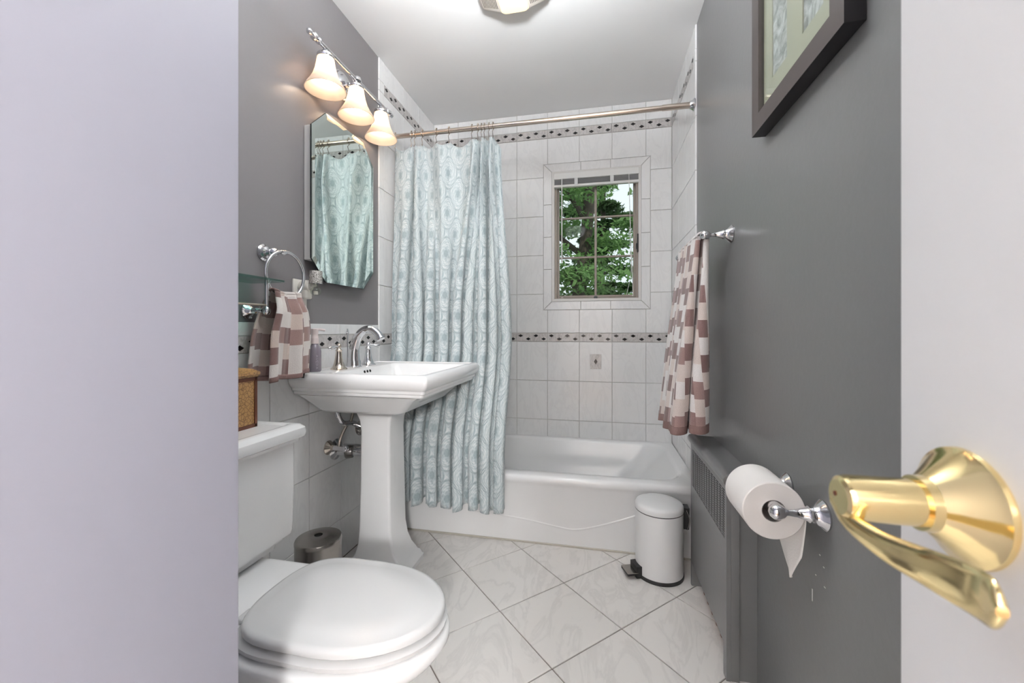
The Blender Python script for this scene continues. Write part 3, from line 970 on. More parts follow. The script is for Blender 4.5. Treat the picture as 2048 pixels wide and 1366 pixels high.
sp = [Vector((FX, SC, SZ)), Vector((FX - .002, SC, SZ + .04)), Vector((FX + .002, SC, SZ + .085)), Vector((FX + .018, SC, SZ + .130)), Vector((FX + .050, SC, SZ + .160)), Vector((FX + .085, SC, SZ + .163)), Vector((FX + .115, SC, SZ + .143)), Vector((FX + .130, SC, SZ + .118))]
pts = spline(sp, 6)
tube('faucet_spout', pts, [.0275 - .0115 * min(1, k / (len(pts) * .55)) + (.003 if k > len(pts) - 4 else 0) for k in range(len(pts))], 'chrome', sk, 20)
pr_ = tube('pop_up_rod', [(FX - .034, SC, SZ), (FX - .034, SC, SZ + .14)], .0028, 'chrome', sk, 8)
lathe('knob', [(0, 0), (.003, 0), (.0065, .008), (.007, .014), (.004, .022), (.0025, .030), (0, .032)], (FX - .034, SC, SZ + .135), (0, 0, 1), 'chrome', pr_, 12)
for k in (-1, 0, 1):
    lathe('overflow_hole', [(0, 0), (.006, 0), (.006, .002), (0, .002)], (bowl[0] + .007, SC + k * .022, SZ - .022), (1, 0, .25), 'dark_hole', sk, 12)
lathe('drain', [(0, 0), (.03, 0), (.03, .003), (.02, .006), (0, .007)], ((bowl[0] + bowl[1]) / 2, SC, .7345), (0, 0, 1), 'chrome', sk, 24)
# plumbing between basin, pedestal and wall
vlv = un(656, 895, X=XL)
lathe('valve_flange', [(0, 0), (.030, 0), (.030, .003), (.022, .010), (.012, .018), (.009, .034), (0, .034)], (XL + .001, vlv.y, vlv.z), (1, 0, 0), 'nickel', sk, 24)
tube('stop_valve', [(XL + .03, vlv.y, vlv.z), (XL + .075, vlv.y, vlv.z)], .0105, 'chrome', sk, 14)
lathe('valve_knob', [(0, 0), (.008, 0), (.014, .004), (.014, .016), (.008, .020), (0, .020)], (XL + .073, vlv.y, vlv.z), (1, 0, 0), 'chrome', sk, 16)
tube('supply_tube', spline([(XL + .052, vlv.y, vlv.z), (XL + .054, vlv.y + .006, vlv.z + .035), (XL + .06, vlv.y + .04, vlv.z + .085), (XL + .072, SC - .03, vlv.z + .105), (XL + .072, SC, .70)], 6), .0065, 'nickel', sk, 10)
vy2 = SC + .14
lathe('valve_flange', [(0, 0), (.030, 0), (.030, .003), (.022, .010), (.012, .018), (.009, .034), (0, .034)], (XL + .001, vy2, .56), (1, 0, 0), 'nickel', sk, 24)
tube('trap', spline([(-.93, SC, .70), (-.93, SC, .58), (-.93, SC, .50), (-.955, SC, .455), (-.995, SC, .46), (-1.01, SC, .495), (-1.04, SC, .505), (XL + .02, SC, .505)], 6), .0165, 'chrome', sk, 16)
sv = [(-1.075, SC - .105, .70), (-1.075, SC - .10, .665), (-1.07, SC - .07, .63), (-1.06, SC - .02, .62), (-1.03, SC + .0, .60), (-1.0, SC, .575)]
tube('overflow_tube', spline(sv, 6), .0115, 'chrome', sk, 14)
lathe('slip_nut', [(0, 0), (.026, 0), (.029, .004), (.029, .016), (.026, .030), (.018, .034), (0, .034)], (XL + .052, SC - .035, .497), (1, .25, 0), 'steel', sk, 20)
lathe('drain_flange', [(0, 0), (.045, 0), (.045, .003), (.030, .012), (.018, .02), (0, .02)], (XL + .001, SC - .035, .505), (1, 0, 0), 'chrome', sk, 24)
tube('waste_pipe', [(XL + .004, SC - .04, .498), (-.93, SC - .005, .49)], .017, 'chrome', sk, 16)
lathe('packing_nut', [(0, 0), (.014, 0), (.017, .004), (.017, .018), (.012, .026), (0, .026)], (-1.015, SC - .03, .60), (0, .2, -1), 'steel', sk, 14)

# ------------------------------------------------------------------ toilet
TY = .850
to = thing('toilet', (-.75, TY, 0), 'white two-piece toilet with a closed lid beside the lavender wall', 'toilet')
def egg(xb, xf, hw, z, n=44, sq=0.55):
    """seat outline: rounded front, flattened back"""
    xm = xb + (xf - xb) * .50
    out = []
    for k in range(n):
        a = 2 * PI * k / n
        c, s = math.cos(a), math.sin(a)
        if c >= 0: x = xm + (xf - xm) * c; y = hw * s
        else:
            e = .42
            x = xm - (xm - xb) * abs(c) ** e; y = hw * (abs(s) ** .80 if s > 0 else -abs(s) ** .80)
        out.append(Vector((x, TY + y, z)))
    return out
xb, xf, hw = -.775, -.338, .156
ZL = .408
loft('seat_lid', [egg(xb + .004, xf - .006, hw - .005, ZL - .022), egg(xb, xf, hw, ZL - .017), egg(xb, xf, hw, ZL - .008), egg(xb + .004, xf - .005, hw - .004, ZL - .002), egg(xb + .012, xf - .014, hw - .012, ZL),
                  egg(xb + .03, xf - .032, hw - .030, ZL + .0005), egg(xb + .036, xf - .038, hw - .036, ZL + .003), egg(xb + .08, xf - .09, hw - .08, ZL + .006)], 'plastic_white', to, 45)
xs = xf + .004
loft('seat', [egg(xb - .01, xs - .010, hw - .006, ZL - .047), egg(xb - .015, xs - .002, hw + .003, ZL - .042), egg(xb - .015, xs, hw + .004, ZL - .033), egg(xb - .01, xs - .008, hw - .004, ZL - .026)], 'plastic_white', to, 45)
xr = xs + .006
loft('bowl', [egg(-.92, -.48, .112, 0), egg(-.92, -.48, .112, .02), egg(-.91, -.50, .10, .04), egg(-.90, -.50, .098, .14), egg(-.87, -.455, .115, .20), egg(-.85, -.40, .140, .26), egg(-.84, -.352, .158, .305),
              egg(-.83, xr, .168, .338), egg(-.82, xr, .168, .350), egg(-.81, xr - .006, .162, .3575), egg(-.80, xr - .02, .15, .359)], 'porcelain', to, 50)
loft('bowl_shelf', [rrect(-1.10, -.80, TY - .11, TY + .11, .16, .03), rrect(-1.10, -.76, TY - .15, TY + .15, .30, .035), rrect(-1.10, -.74, TY - .155, TY + .155, .362, .035), rrect(-1.095, -.745, TY - .15, TY + .15, .374, .035), rrect(-1.085, -.755, TY - .14, TY + .14, .378, .03)], 'porcelain', to, 40)
for s in (-1, 1):
    box('hinge', (xb - .012, xb + .020), (TY + s * .075 - .02, TY + s * .075 + .02), (.376, ZL - .018), 'plastic_white', to, .006, 3)
TX1 = -.900
ty0, ty1 = TY - .235, TY + .232
def tk(i, z, r=.018): return rrect(XL + .008, TX1 - i, ty0 + i, ty1 - i, z, r)
loft('tank', [tk(.05, .378), tk(.036, .381), tk(.034, .398), tk(.020, .404), tk(.018, .412), tk(.005, .418), tk(.003, .430), tk(0, .56), tk(0, .695)], 'porcelain', to, 32)
def td(o, z, r=.02): return rrect(XL + .004, TX1 + o, ty0 - o, ty1 + o, z, r)
tl = loft('tank_lid', [td(.004, .690), td(.010, .692), td(.012, .700), td(.022, .706), td(.025, .718), td(.022, .732), td(.012, .742), td(-.004, .745), td(-.012, .744), td(-.018, .7395), td(-.03, .7395)], 'porcelain', to, 32)

# tissue box on the tank
gx = thing('tissue_box', (-1.06, .985, .7395), 'embossed gold brown tissue box standing on the toilet tank', 'tissue box')
bx = (-1.122, -1.004); by = (.905, 1.038)
zb = .7395
box('body', (bx[0], bx[1]), (by[0], by[1]), (zb, zb + .150), 'gold_box', gx, .002, 1)
frame = bmesh.new()
for a in ((by[0] - .002, by[0] + .007), (by[1] - .007, by[1] + .002)): bm_box(frame, (bx[1] - .006, bx[1] + .003), a, (zb, zb + .150))
bm_box(frame, (bx[1] - .006, bx[1] + .003), (by[0], by[1]), (zb, zb + .010))
bm_box(frame, (bx[1] - .006, bx[1] + .003), (by[0], by[1]), (zb + .138, zb + .150))
from_bm('edge_frame', frame, 'gold_dark', gx)
loft('lid', [rrect(bx[0] - .001, bx[1] + .004, by[0] - .004, by[1] + .004, zb + .149, .003), rrect(bx[0] - .002, bx[1] + .009, by[0] - .009, by[1] + .009, zb + .156, .004), rrect(bx[0] - .002, bx[1] + .009, by[0] - .009, by[1] + .009, zb + .163, .004),
             rrect(bx[0] + .01, bx[1] - .004, by[0] + .004, by[1] - .004, zb + .172, .004), rrect(bx[0] + .03, bx[1] - .03, by[0] + .03, by[1] - .03, zb + .178, .004)], 'gold_box', gx, 30)

# stainless bin behind the toilet
px = un(637, 1070, Z=.290)
sb = thing('steel_bin', (px.x, px.y, 0), 'small brushed steel bin with a hole in its lid between toilet and sink', 'bin')
R = .078
lathe('body', [(0, 0), (R - .001, 0), (R, .004), (R, .268), (R - .003, .269), (0, .269)], (px.x, px.y, 0), (0, 0, 1), 'steel', sb, 40)
lathe('lid', [(.014, .266), (R - .002, .266), (R + .001, .268), (R + .001, .276), (R - .002, .282), (R * .6, .289), (.016, .292), (.014, .291)], (px.x, px.y, 0), (0, 0, 1), 'steel', sb, 40, closed=True)
lathe('lid_hole', [(0, .270), (.0138, .270), (.0138, .284), (0, .284)], (px.x, px.y, 0), (0, 0, 1), 'dark_hole', sb, 20)

# ------------------------------------------------------------------ medicine cabinet with octagonal mirror
mc = thing('mirror_cabinet', (XL, 1.61, 1.22), 'white medicine cabinet with an eight-sided mirror above the sink', 'mirror')
MX = -1.090
my0, my1, mz0, mz1, ch = 1.389, 1.832, 1.222, 1.915, .086
box('cabinet_body', (XL - .004, MX - .010), (my0 + .014, my1 - .014), (1.305, 1.835), 'win_white', mc, .002, 1)
def octo(i, X):
    k = ch - i * .42
    a, b, c, d = my0 + i, my1 - i, mz0 + i, mz1 - i
    return [Vector((X, y, z)) for y, z in ((a + k, c), (b - k, c), (b, c + k), (b, d - k), (b - k, d), (a + k, d), (a, d - k), (a, c + k))]
loft('door_back', [octo(.004, MX - .010), octo(0, MX - .006), octo(0, MX)], 'mirror_edge', mc, None)
bm = bmesh.new()
o1 = [bm.verts.new(v) for v in octo(.0005, MX + .0004)]; o2 = [bm.verts.new(v) for v in octo(.018, MX + .0022)]
for k in range(8): bm.faces.new((o1[k], o1[(k + 1) % 8], o2[(k + 1) % 8], o2[k]))
from_bm('mirror_bevel', bm, 'bevel', mc)
mo('mirror_glass', octo(.018, MX + .0022), [tuple(range(8))], 'mirror', mc)

# ------------------------------------------------------------------ vanity light
VX, VZ, VY = -1.050, 2.137, 1.633
vl = thing('vanity_light', (XL, VY, VZ), 'chrome three-light vanity fixture with frosted bell shades above the mirror', 'wall lamp')
bp = lathe('backplate', [(0, 0), (.062, 0), (.062, .006), (.055, .010), (.052, .018), (.040, .022), (.036, .030), (.020, .036), (0, .038)], (XL - .004, VY, VZ - .01), (1, 0, 0), 'chrome', vl, 32)
tube('arm', spline([(XL + .02, VY, VZ - .01), (XL + .05, VY, VZ - .018), (VX, VY, VZ)], 5), .012, 'chrome', vl, 14)
lathe('hub', [(0, -.022), (.010, -.020), (.016, -.012), (.020, 0), (.016, .012), (.010, .020), (0, .022)], (VX, VY, VZ), (0, 1, 0), 'chrome', vl, 20)
tube('bar', [(VX, VY - .27, VZ), (VX, VY + .27, VZ)], .0085, 'chrome', vl, 16)
fin_prof = [(.0085, 0), (.013, .003), (.013, .008), (.009, .012), (.010, .020), (.015, .026), (.015, .034), (.009, .040), (.007, .046), (.0105, .052), (.0105, .060), (.005, .067), (0, .068)]
for s in (-1, 1):
    lathe('finial', fin_prof, (VX, VY + s * .25, VZ), (0, s, 0), 'chrome', vl, 18)
prof_out = [(.030, .000), (.0315, -.006), (.035, -.030), (.040, -.055), (.048, -.080), (.060, -.103), (.071, -.120), (.0775, -.133)]
for k, yy in enumerate((1.425, 1.633, 1.845)):
    sx = VX - .004
    zt = VZ - .030
    fit = lathe('fitter', [(0, .026), (.010, .026), (.012, .018), (.028, .010), (.033, .004), (.033, -.006), (.031, -.010), (0, -.010)], (sx, yy, zt), (0, 0, 1), 'chrome', vl, 24)
    pin = [(r - .0028, z) for r, z in reversed(prof_out)]
    lathe('shade', prof_out + pin, (sx, yy, zt), (0, 0, 1), 'shade', vl, 36, closed=True)
    lathe('bulb', [(0, -.108), (.016, -.104), (.025, -.092), (.028, -.078), (.024, -.060), (.014, -.040), (.012, -.012), (0, -.010)], (sx, yy, zt), (0, 0, 1), 'bulb', vl, 20)

# ------------------------------------------------------------------ towel ring with hand towel
fl = un(529, 505, X=XL)
tr = thing('towel_ring', (XL, fl.y, fl.z), 'chrome towel ring on the wall beside the mirror', 'towel ring')
lathe('flange', [(0, 0), (.029, 0), (.029, .004), (.023, .008), (.020, .016), (.012, .020), (.009, .028), (.013, .034), (.016, .042), (.013, .050), (.008, .054), (.008, .062), (0, .063)], (XL - .004, fl.y, fl.z), (1, 0, 0), 'chrome', tr, 24)
RX, RR = XL + .066, .081
rc = Vector((RX, fl.y + .022, fl.z - RR + .004))
lathe('ring_socket', [(0, -.012), (.007, -.011), (.010, 0), (.007, .011), (0, .012)], (RX - .002, fl.y + .012, fl.z), (0, 1, 0), 'chrome', tr, 16)
tube('ring', [(RX + .006 * math.sin(a), rc.y + RR * math.sin(a), rc.z + RR * math.cos(a)) for a in [2 * PI * k / 48 for k in range(48)]], .0056, 'chrome', tr, 12, closed=True)

def sheet(name, fn, nu, nv, mat, parent, uvf, thick=.004):
    vs, fs, uvs = [], [], []
    for j in range(nv + 1):
        for i in range(nu + 1):
            vs.append(fn(i / nu, j / nv)); uvs.append(uvf(i / nu, j / nv))
    for j in range(nv):
        for i in range(nu):
            a = j * (nu + 1) + i
            fs.append((a, a + 1, a + nu + 2, a + nu + 1))
    o = mo(name, vs, fs, mat, parent, 180, uvs)
    m = o.modifiers.new('thickness', 'SOLIDIFY'); m.thickness = thick; m.offset = 0
    return o
ht = thing('hand_towel', (RX, rc.y, .87), 'brown and cream checked hand towel threaded through the towel ring', 'towel')
zs0 = rc.z - RR                                      # lowest point of the ring
def front_towel(u, v):
    # v: 0 at ring, 1 at hem
    w0, w1 = .068, .102
    k = smooth(0, .55, v)
    yc = rc.y + .002 - .020 * v
    half = w0 + (w1 - w0) * k
    y = yc + (u * 2 - 1) * half
    arch = .004 + .038 * (1 - (2 * u - 1) ** 2) * (1 - v) * .0
    zt = zs0 + .012 + (math.sqrt(max(0, 1 - ((u * 2 - 1) * .86) ** 2)) - 1) * -.016
    zb_ = .872 + .010 * (1 - u) * -1.2 + .004 * math.sin(u * 9)
    z = zt + (zb_ - zt) * v
    x = RX + .012 + .022 * smooth(0, .25, v) + .014 * math.sin(u * 11.5 + .6) * (.4 + .6 * v) + .006 * math.sin(u * 23)
    return Vector((x, y, z))
def back_towel(u, v):
    p = front_towel(u, v)
    x = RX - .012 - .014 * smooth(0, .2, v) + .007 * math.sin(u * 9 + 2)
    return Vector((max(x, XL + .012), p.y - .018 * v - .004, p.z - .004 * v))
def saddle(u, v):
    f, b = front_towel(u, 0), back_towel(u, 0)
    a = PI * v
    m = (f + b) / 2; h = (f - b) / 2
    return m + h * math.cos(a) + Vector((0, 0, .008 * math.sin(a)))
sheet('front_fold', front_towel, 44, 40, 'hand_towel', ht, lambda u, v: (u * .25, (1 - v) * .28), .006)
sheet('back_fold', back_towel, 36, 30, 'hand_towel', ht, lambda u, v: (u * .25 + .3, (1 - v) * .28 + .03), .006)
sheet('top_fold', saddle, 44, 8, 'hand_towel', ht, lambda u, v: (u * .25, .28 + v * .03), .006)
def hemf(u, v):
    p = front_towel(u, .95 + .055 * v); return p + Vector((.0016, 0, 0))
sheet('hem', hemf, 44, 3, 'hem_brown', ht, lambda u, v: (u, v), .0085)
def hemb(u, v):
    p = back_towel(u, .95 + .055 * v); return p + Vector((.0006, 0, 0))
sheet('hem', hemb, 36, 3, 'hem_brown', ht, lambda u, v: (u, v), .0085)
tp_ = front_towel(.84, .99)
mo('care_tag', [tp_ + Vector((-.004, -.018, .006)), tp_ + Vector((-.002, .016, .006)), tp_ + Vector((.004, .002, -.022)), tp_ + Vector((.004, -.028, -.016)),
                tp_ + Vector((-.0048, -.018, .006)), tp_ + Vector((-.0028, .016, .006)), tp_ + Vector((.0032, .002, -.022)), tp_ + Vector((.0032, -.028, -.016))],
   [(0, 1, 2, 3), (7, 6, 5, 4), (0, 4, 5, 1), (1, 5, 6, 2), (2, 6, 7, 3), (3, 7, 4, 0)], 'tag_black', ht)

# glass shelf with rail, left of the towel ring
f2 = un(497, 622, X=XL)
gs = thing('glass_shelf', (XL, f2.y - .2, f2.z), 'green edged glass shelf on chrome posts with a rail above the toilet', 'shelf')
zg = 1.187
PX = XL + .070
for yy in (f2.y, f2.y - .42):
    lathe('post_flange', [(0, 0), (.027, 0), (.027, .004), (.021, .008), (.016, .016), (.010, .022), (.008, .034), (.012, .040), (.009, .046), (.0075, .060), (0, .06)], (XL - .004, yy, f2.z), (1, 0, 0), 'chrome', gs, 24)
    lathe('post_knob', [(0, -.014), (.008, -.012), (.013, -.004), (.013, .004), (.008, .012), (0, .014)], (PX, yy, f2.z), (0, 0, 1), 'chrome', gs, 18)
    tube('post', [(PX, yy, f2.z + .008), (PX, yy, zg - .0045)], .0065, 'chrome', gs, 12)
tube('rail', [(PX, f2.y, f2.z + .018), (PX, f2.y - .42, f2.z + .018)], .0045, 'rod', gs, 12)
box('glass', (XL - .002, XL + .128), (f2.y - .47, f2.y + .012), (zg - .0045, zg + .0035), 'shelf_glass', gs, .001, 1)

# outlet plate and plug-in night light
op_ = un(600, 590, X=XL)
oc = (op_.y, op_.z)
ou = thing('wall_outlet', (XL, oc[0], oc[1]), 'ivory wall outlet plate under the mirror, partly behind the hand towel', 'outlet')
box('cover_plate', (XL - .0055, XL + .001), (oc[0] - .037, oc[0] + .037), (oc[1] - .06, oc[1] + .06), 'switch_white', ou, .002, 2)
for dz in (-.02, .02):
    box('socket', (XL + .0005, XL + .0022), (oc[0] - .016, oc[0] + .016), (oc[1] + dz - .014, oc[1] + dz + .014), 'win_white', ou, .0006, 1)
nl = thing('night_light', (XL + .002, oc[0], oc[1]), 'plug-in fragrance warmer with a crackled silver shade under the mirror', 'night light')
lathe('plug_body', [(0, 0), (.020, 0), (.024, .006), (.024, .030), (.018, .040), (0, .042)], (XL + .0018, oc[0] + .006, oc[1] + .034), (1, 0, 0), 'switch_white', nl, 24)
box('plug_base', (XL + .0025, XL + .036), (oc[0] - .012, oc[0] + .026), (oc[1] - .016, oc[1] + .05), 'switch_white', nl, .010, 4)
nx_, ny_ = XL + .062, oc[0] + .010
lathe('silver_shade', [(.018, 0), (.0235, 0), (.0235, .046), (.022, .048), (.019, .046)], (nx_, ny_, oc[1] + .044), (0, 0, 1), 'glitter', nl, 28, closed=True)
lathe('shade_floor', [(0, 0), (.022, 0), (.022, .003), (0, .003)], (nx_, ny_, oc[1] + .043), (0, 0, 1), 'chrome', nl, 24)
tube('neck', [(nx_, ny_, oc[1] + .030), (nx_, ny_, oc[1] + .044)], .008, 'clear_glass', nl, 14)
lathe('glass_globe', [(0, -.018), (.010, -.0165), (.018, -.009), (.0205, 0), (.018, .009), (.010, .0165), (0, .018)], (nx_, ny_, oc[1] + .014), (0, 0, 1), 'clear_glass', nl, 22)
lathe('wick', [(0, 0), (.008, 0), (.008, .012), (0, .012)], (nx_, ny_, oc[1] + .002), (0, 0, 1), 'switch_white', nl, 14)
tube('bracket', [(XL + .034, ny_, oc[1] + .034), (nx_, ny_, oc[1] + .037)], .006, 'switch_white', nl, 10)

# soap bottle on the sink deck
bpx = un(629, 743, Z=SZ - .004)
sbp = Vector((max(bpx.x, XL + .034), bpx.y, SZ - .004))
so_ = thing('soap_bottle', sbp, 'lilac grey pump bottle on the sink deck behind the hand towel', 'bottle')
lathe('bottle', [(0, 0), (.021, 0), (.0235, .004), (.0235, .080), (.021, .092), (.014, .104), (.012, .108), (.012, .112), (0, .112)], sbp, (0, 0, 1), 'bottle', so_, 28)
lathe('pump_collar', [(0, .110), (.0145, .110), (.0145, .132), (.013, .134), (.012, .150), (.013, .152), (.013, .168), (.010, .170), (0, .170)], sbp, (0, 0, 1), 'pump', so_, 24)
tube('pump_nozzle', [sbp + Vector((0, 0, .165)), sbp + Vector((.012, .012, .166)), sbp + Vector((.026, .026, .163))], .0045, 'pump', so_, 10)
# vertical lettering, as small raised strokes facing the room
def letter_strokes(ch):
    return {'A': [((0, 0), (.5, 1)), ((.5, 1), (1, 0)), ((.2, .4), (.8, .4))], 'V': [((0, 1), (.5, 0)), ((.5, 0), (1, 1))],
            'E': [((0, 0), (0, 1)), ((0, 1), (1, 1)), ((0, .5), (.8, .5)), ((0, 0), (1, 0))], 'D': [((0, 0), (0, 1)), ((0, 1), (.8, .75)), ((.8, .75), (.8, .25)), ((.8, .25), (0, 0))]}[ch]
bm = bmesh.new()
vd = Vector((-sbp.x, -sbp.y, 0)).normalized()
sd = Vector((-vd.y, vd.x, 0))
def onb(a, z):
    a = a / .0235
    return sbp + (vd * math.cos(a) + sd * math.sin(a)) * .0238 + Vector((0, 0, z))
for k, chx in enumerate('AVEDA'):
    z0 = .066 - k * .0115
    for (p, q) in letter_strokes(chx):
        # rotated so the word reads down the bottle
        P = onb(.004 + p[1] * .0075, z0 - p[0] * .0085); Q = onb(.004 + q[1] * .0075, z0 - q[0] * .0085)
        bm_tube(bm, [P, Q], .0004, 5)
from_bm('lettering', bm, 'label_print', so_)

# ------------------------------------------------------------------ pedal bin
pc = (.250, 1.822)
PR = .0965
pb = thing('pedal_bin', (pc[0], pc[1], 0), 'white round pedal bin with black base and step, in front of the tub', 'bin')
lathe('base_ring', [(0, 0), (PR + .002, 0), (PR + .003, .004), (PR + .002, .014), (PR - .004, .016), (0, .016)], (*pc, 0), (0, 0, 1), 'black', pb, 48)
lathe('body', [(0, .013), (PR, .013), (PR, .272), (PR - .004, .273), (0, .273)], (*pc, 0), (0, 0, 1), 'bin_white', pb, 48)
lathe('rim_gasket', [(0, .271), (PR + .0004, .271), (PR + .0004, .2745), (0, .2745)], (*pc, 0), (0, 0, 1), 'black', pb, 48)
lathe('lid', [(0, .2745), (PR + .001, .2745), (PR + .0015, .277), (PR + .001, .292), (PR - .004, .300), (PR - .014, .3045), (PR * .5, .308), (0, .309)], (*pc, 0), (0, 0, 1), 'bin_white', pb, 48)
pd = Vector((-.93, -.36, 0)).normalized(); ps = Vector((-pd.y, pd.x, 0))
def obox(name, c, u, v, hu, hv, z0, z1, mat, parent, top=None):
    pts = []
    for z, ex in ((z0, 0), (z1, 0)):
        for a, b in ((-1, -1), (1, -1), (1, 1), (-1, 1)):
            pts.append(Vector((c[0], c[1], z)) + u * hu * a + v * hv * b)
    if top is not None:
        for i in (4, 5, 6, 7): pts[i] = pts[i] + Vector(top)
    return mo(name, pts, [(3, 2, 1, 0), (4, 5, 6, 7), (0, 1, 5, 4), (1, 2, 6, 5), (2, 3, 7, 6), (3, 0, 4, 7)], mat, parent)
pp = Vector((pc[0], pc[1], 0)) + pd * (PR + .006)
st = obox('pedal_bracket', pp, pd, ps, .012, .030, .003, .050, 'black', pb)
pe = obox('pedal', Vector((pc[0], pc[1], 0)) + pd * (PR + .036), pd, ps, .022, .032, .018, .026, 'black', pb, (-.0, 0, 0.0))
obox('pedal_plate', Vector((pc[0], pc[1], 0)) + pd * (PR + .035), pd, ps, .023, .033, .0262, .0282, 'steel', pe)
hdv = -pd
hp = Vector((pc[0], pc[1], 0)) + Vector((.97, -.02, 0)).normalized() * (PR + .008)
hu = Vector((1, 0, 0)); hv = Vector((0, 1, 0))
obox('hinge_housing', hp, hu, hv, .010, .022, .205, .292, 'black', pb, (.002, 0, 0))
tube('carry_handle', spline([(hp.x, hp.y - .020, .285), (hp.x + .011, hp.y - .026, .25), (hp.x + .004, hp.y - .022, .205), (hp.x + .004, hp.y + .022, .205), (hp.x + .011, hp.y + .026, .25), (hp.x, hp.y + .020, .285)], 5), .002, 'steel', pb, 8)

# ------------------------------------------------------------------ radiator cover with the radiator inside
rx = .366
ry0, ry1, rzt = 1.300, 1.772, .606
rcv = thing('radiator_cover', (.40, 1.54, 0), 'grey painted radiator cover with a perforated grille below the towel', 'radiator cover')
gz0, gz1, gy0, gy1 = .408, .553, ry0 + .018, ry1 - .030
boxes('front_panel', [((rx, rx + .012), (ry0, ry1), (.095, gz0)), ((rx, rx + .012), (ry0, ry1), (gz1, rzt - .030)), ((rx, rx + .012), (ry0, gy0), (gz0, gz1)), ((rx, rx + .012), (gy1, ry1), (gz0, gz1)),
                      ((rx, rx + .012), (ry0, ry0 + .03), (0, .095)), ((rx, rx + .012), (ry1 - .012, ry1), (0, .095))], 'wall_grey', rcv)
box('side_panel', (rx + .001, XR + .0048), (ry1 - .014, ry1 - .001), (0, rzt - .03), 'wall_grey', rcv)
box('side_panel', (rx + .012, rx + .036), (ry0, ry0 + .014), (0, rzt - .03), 'wall_grey', rcv, .003, 2)
box('side_panel', (rx + .036, XR + .0048), (ry0 + .008, ry0 + .02), (0, rzt - .03), 'wall_grey', rcv)
loft('top', [[Vector((x, y, z)) for x, z in ((rx - .004, rzt - .032), (rx - .010, rzt - .024), (rx - .011, rzt - .012), (rx - .006, rzt - .003), (rx + .006, rzt), (rx + .018, rzt), (rx + .026, rzt - .006), (XR + .0048, rzt - .008), (XR + .0048, rzt - .032))] for y in (ry0 - .010, ry0 - .008, ry1 + .006, ry1 + .008)], 'wall_grey', rcv, 50)
bm = bmesh.new()
nb = 13
for k in range(nb + 1):
    y = gy0 + (gy1 - gy0) * k / nb
    bm_box(bm, (rx + .001, rx + .002), (y - .0035, y + .0035), (gz0, gz1))
nr = 20
for k in range(nr + 1):
    z = gz0 + (gz1 - gz0) * k / nr
    bm_box(bm, (rx + .0011, rx + .0019), (gy0, gy1), (z - .0014, z + .0014))
gr = from_bm('grille', bm, 'wall_grey', rcv); gr['kind'] = 'stuff'
box('dark_backing', (rx + .0125, rx + .016), (gy0 - .01, gy1 + .01), (gz0 - .01, gz1 + .01), 'dark_hole', rcv)  # near-black sheet colours in the shade behind the grille holes
ra = thing('radiator', (.42, 1.55, 0), 'rusty iron radiator standing inside the grey cover', 'radiator')
for k in range(7):
    y = 1.375 + k * .056
    tube('fin', spline([(.418, y, .0), (.418, y, .10), (.420, y, .25), (.418, y, .46)], 4), .018, 'rust', ra, 10)
tube('header_pipe', [(.418, 1.36, .09), (.418, 1.73, .09)], .016, 'rust', ra, 10)

# ------------------------------------------------------------------ towel bar and bath towel on the right wall
tf = un(1464, 468, X=XR + .005)
TBX = XR + .005 - .088
tbz = tf.z
tbar = thing('towel_bar', (XR, tf.y + .25, tbz), 'chrome towel bar on the grey wall beside the tub', 'towel bar')
post_prof = [(0, 0), (.030, 0), (.031, .004), (.027, .008), (.023, .012), (.018, .018), (.0165, .026), (.0165, .029), (.0135, .032), (.0085, .050), (.0065, .066), (.0075, .070), (.0135, .076), (.0165, .086), (.015, .094), (.009, .101), (0, .104)]
for yy in (tf.y, tf.y + .46):
    lathe('post', post_prof, (XR + .0048, yy, tbz), (-1, 0, 0), 'chrome', tbar, 28)
tube('bar', [(TBX, tf.y, tbz), (TBX, tf.y + .46, tbz)], .0075, 'chrome', tbar, 14)

bt = thing('bath_towel', (TBX, tf.y + .18, .65), 'brown grey and white checked bath towel draped over the chrome towel bar', 'towel')
ya, yb_ = tf.y + .032, tf.y + .345
def flap(name, xc_top, xc_bot, th_top, th_bot, zt, zb, yoff, mat, uoff, hem=False, v0=0.0, v1=1.0, grow=0.0):
    nv, npt = 34, 56
    vs, fs, uvs = [], [], []
    ring = []
    for j in range(nv + 1):
        f = v0 + (v1 - v0) * j / nv
        z = zt + (zb - zt) * f
        k = smooth(0, .9, f)
        xc = xc_top + (xc_bot - xc_top) * f
        th = (th_top + (th_bot - th_top) * k) / 2 + grow
        y0_, y1_ = ya + yoff - .012 * f - grow, yb_ + yoff + .02 * f + grow
        r = min(th, .03)
        L = (y1_ - y0_ - 2 * r)
        pts = []
        # capsule cross-section: two long sides, two rounded ends
        m = npt // 2 - 8
        for i in range(m): pts.append((xc - th, y0_ + r + L * i / (m - 1)))
        for i in range(1, 8): a = PI * i / 8; pts.append((xc - th * math.cos(a), y1_ - r + r * math.sin(a)))
        for i in range(m): pts.append((xc + th, y1_ - r - L * i / (m - 1)))
        for i in range(1, 8): a = PI * i / 8; pts.append((xc + th * math.cos(a), y0_ + r - r * math.sin(a)))
        acc, prev = 0, None
        for (x, y) in pts:
            wv = .006 * math.sin(y * 46 + 2.0 * f) * f + .003 * math.sin(y * 95 + 1.3)
            if prev: acc += math.hypot(x - prev[0], y - prev[1])
            prev = (x, y)
            vs.append((x + wv, y, z + (.004 * math.sin(y * 40) * f))); uvs.append((acc + uoff, (zt - z)))
    n = len(pts)
    for j in range(nv):
        for i in range(n):
            a, b = j * n + i, j * n + (i + 1) % n
            fs.append((a, b, b + n, a + n))
    fs.append(tuple(range(n))); fs.append(tuple(range(nv * n, nv * n + n))[::-1])
    return mo(name, vs, fs, mat, bt, 60, uvs)
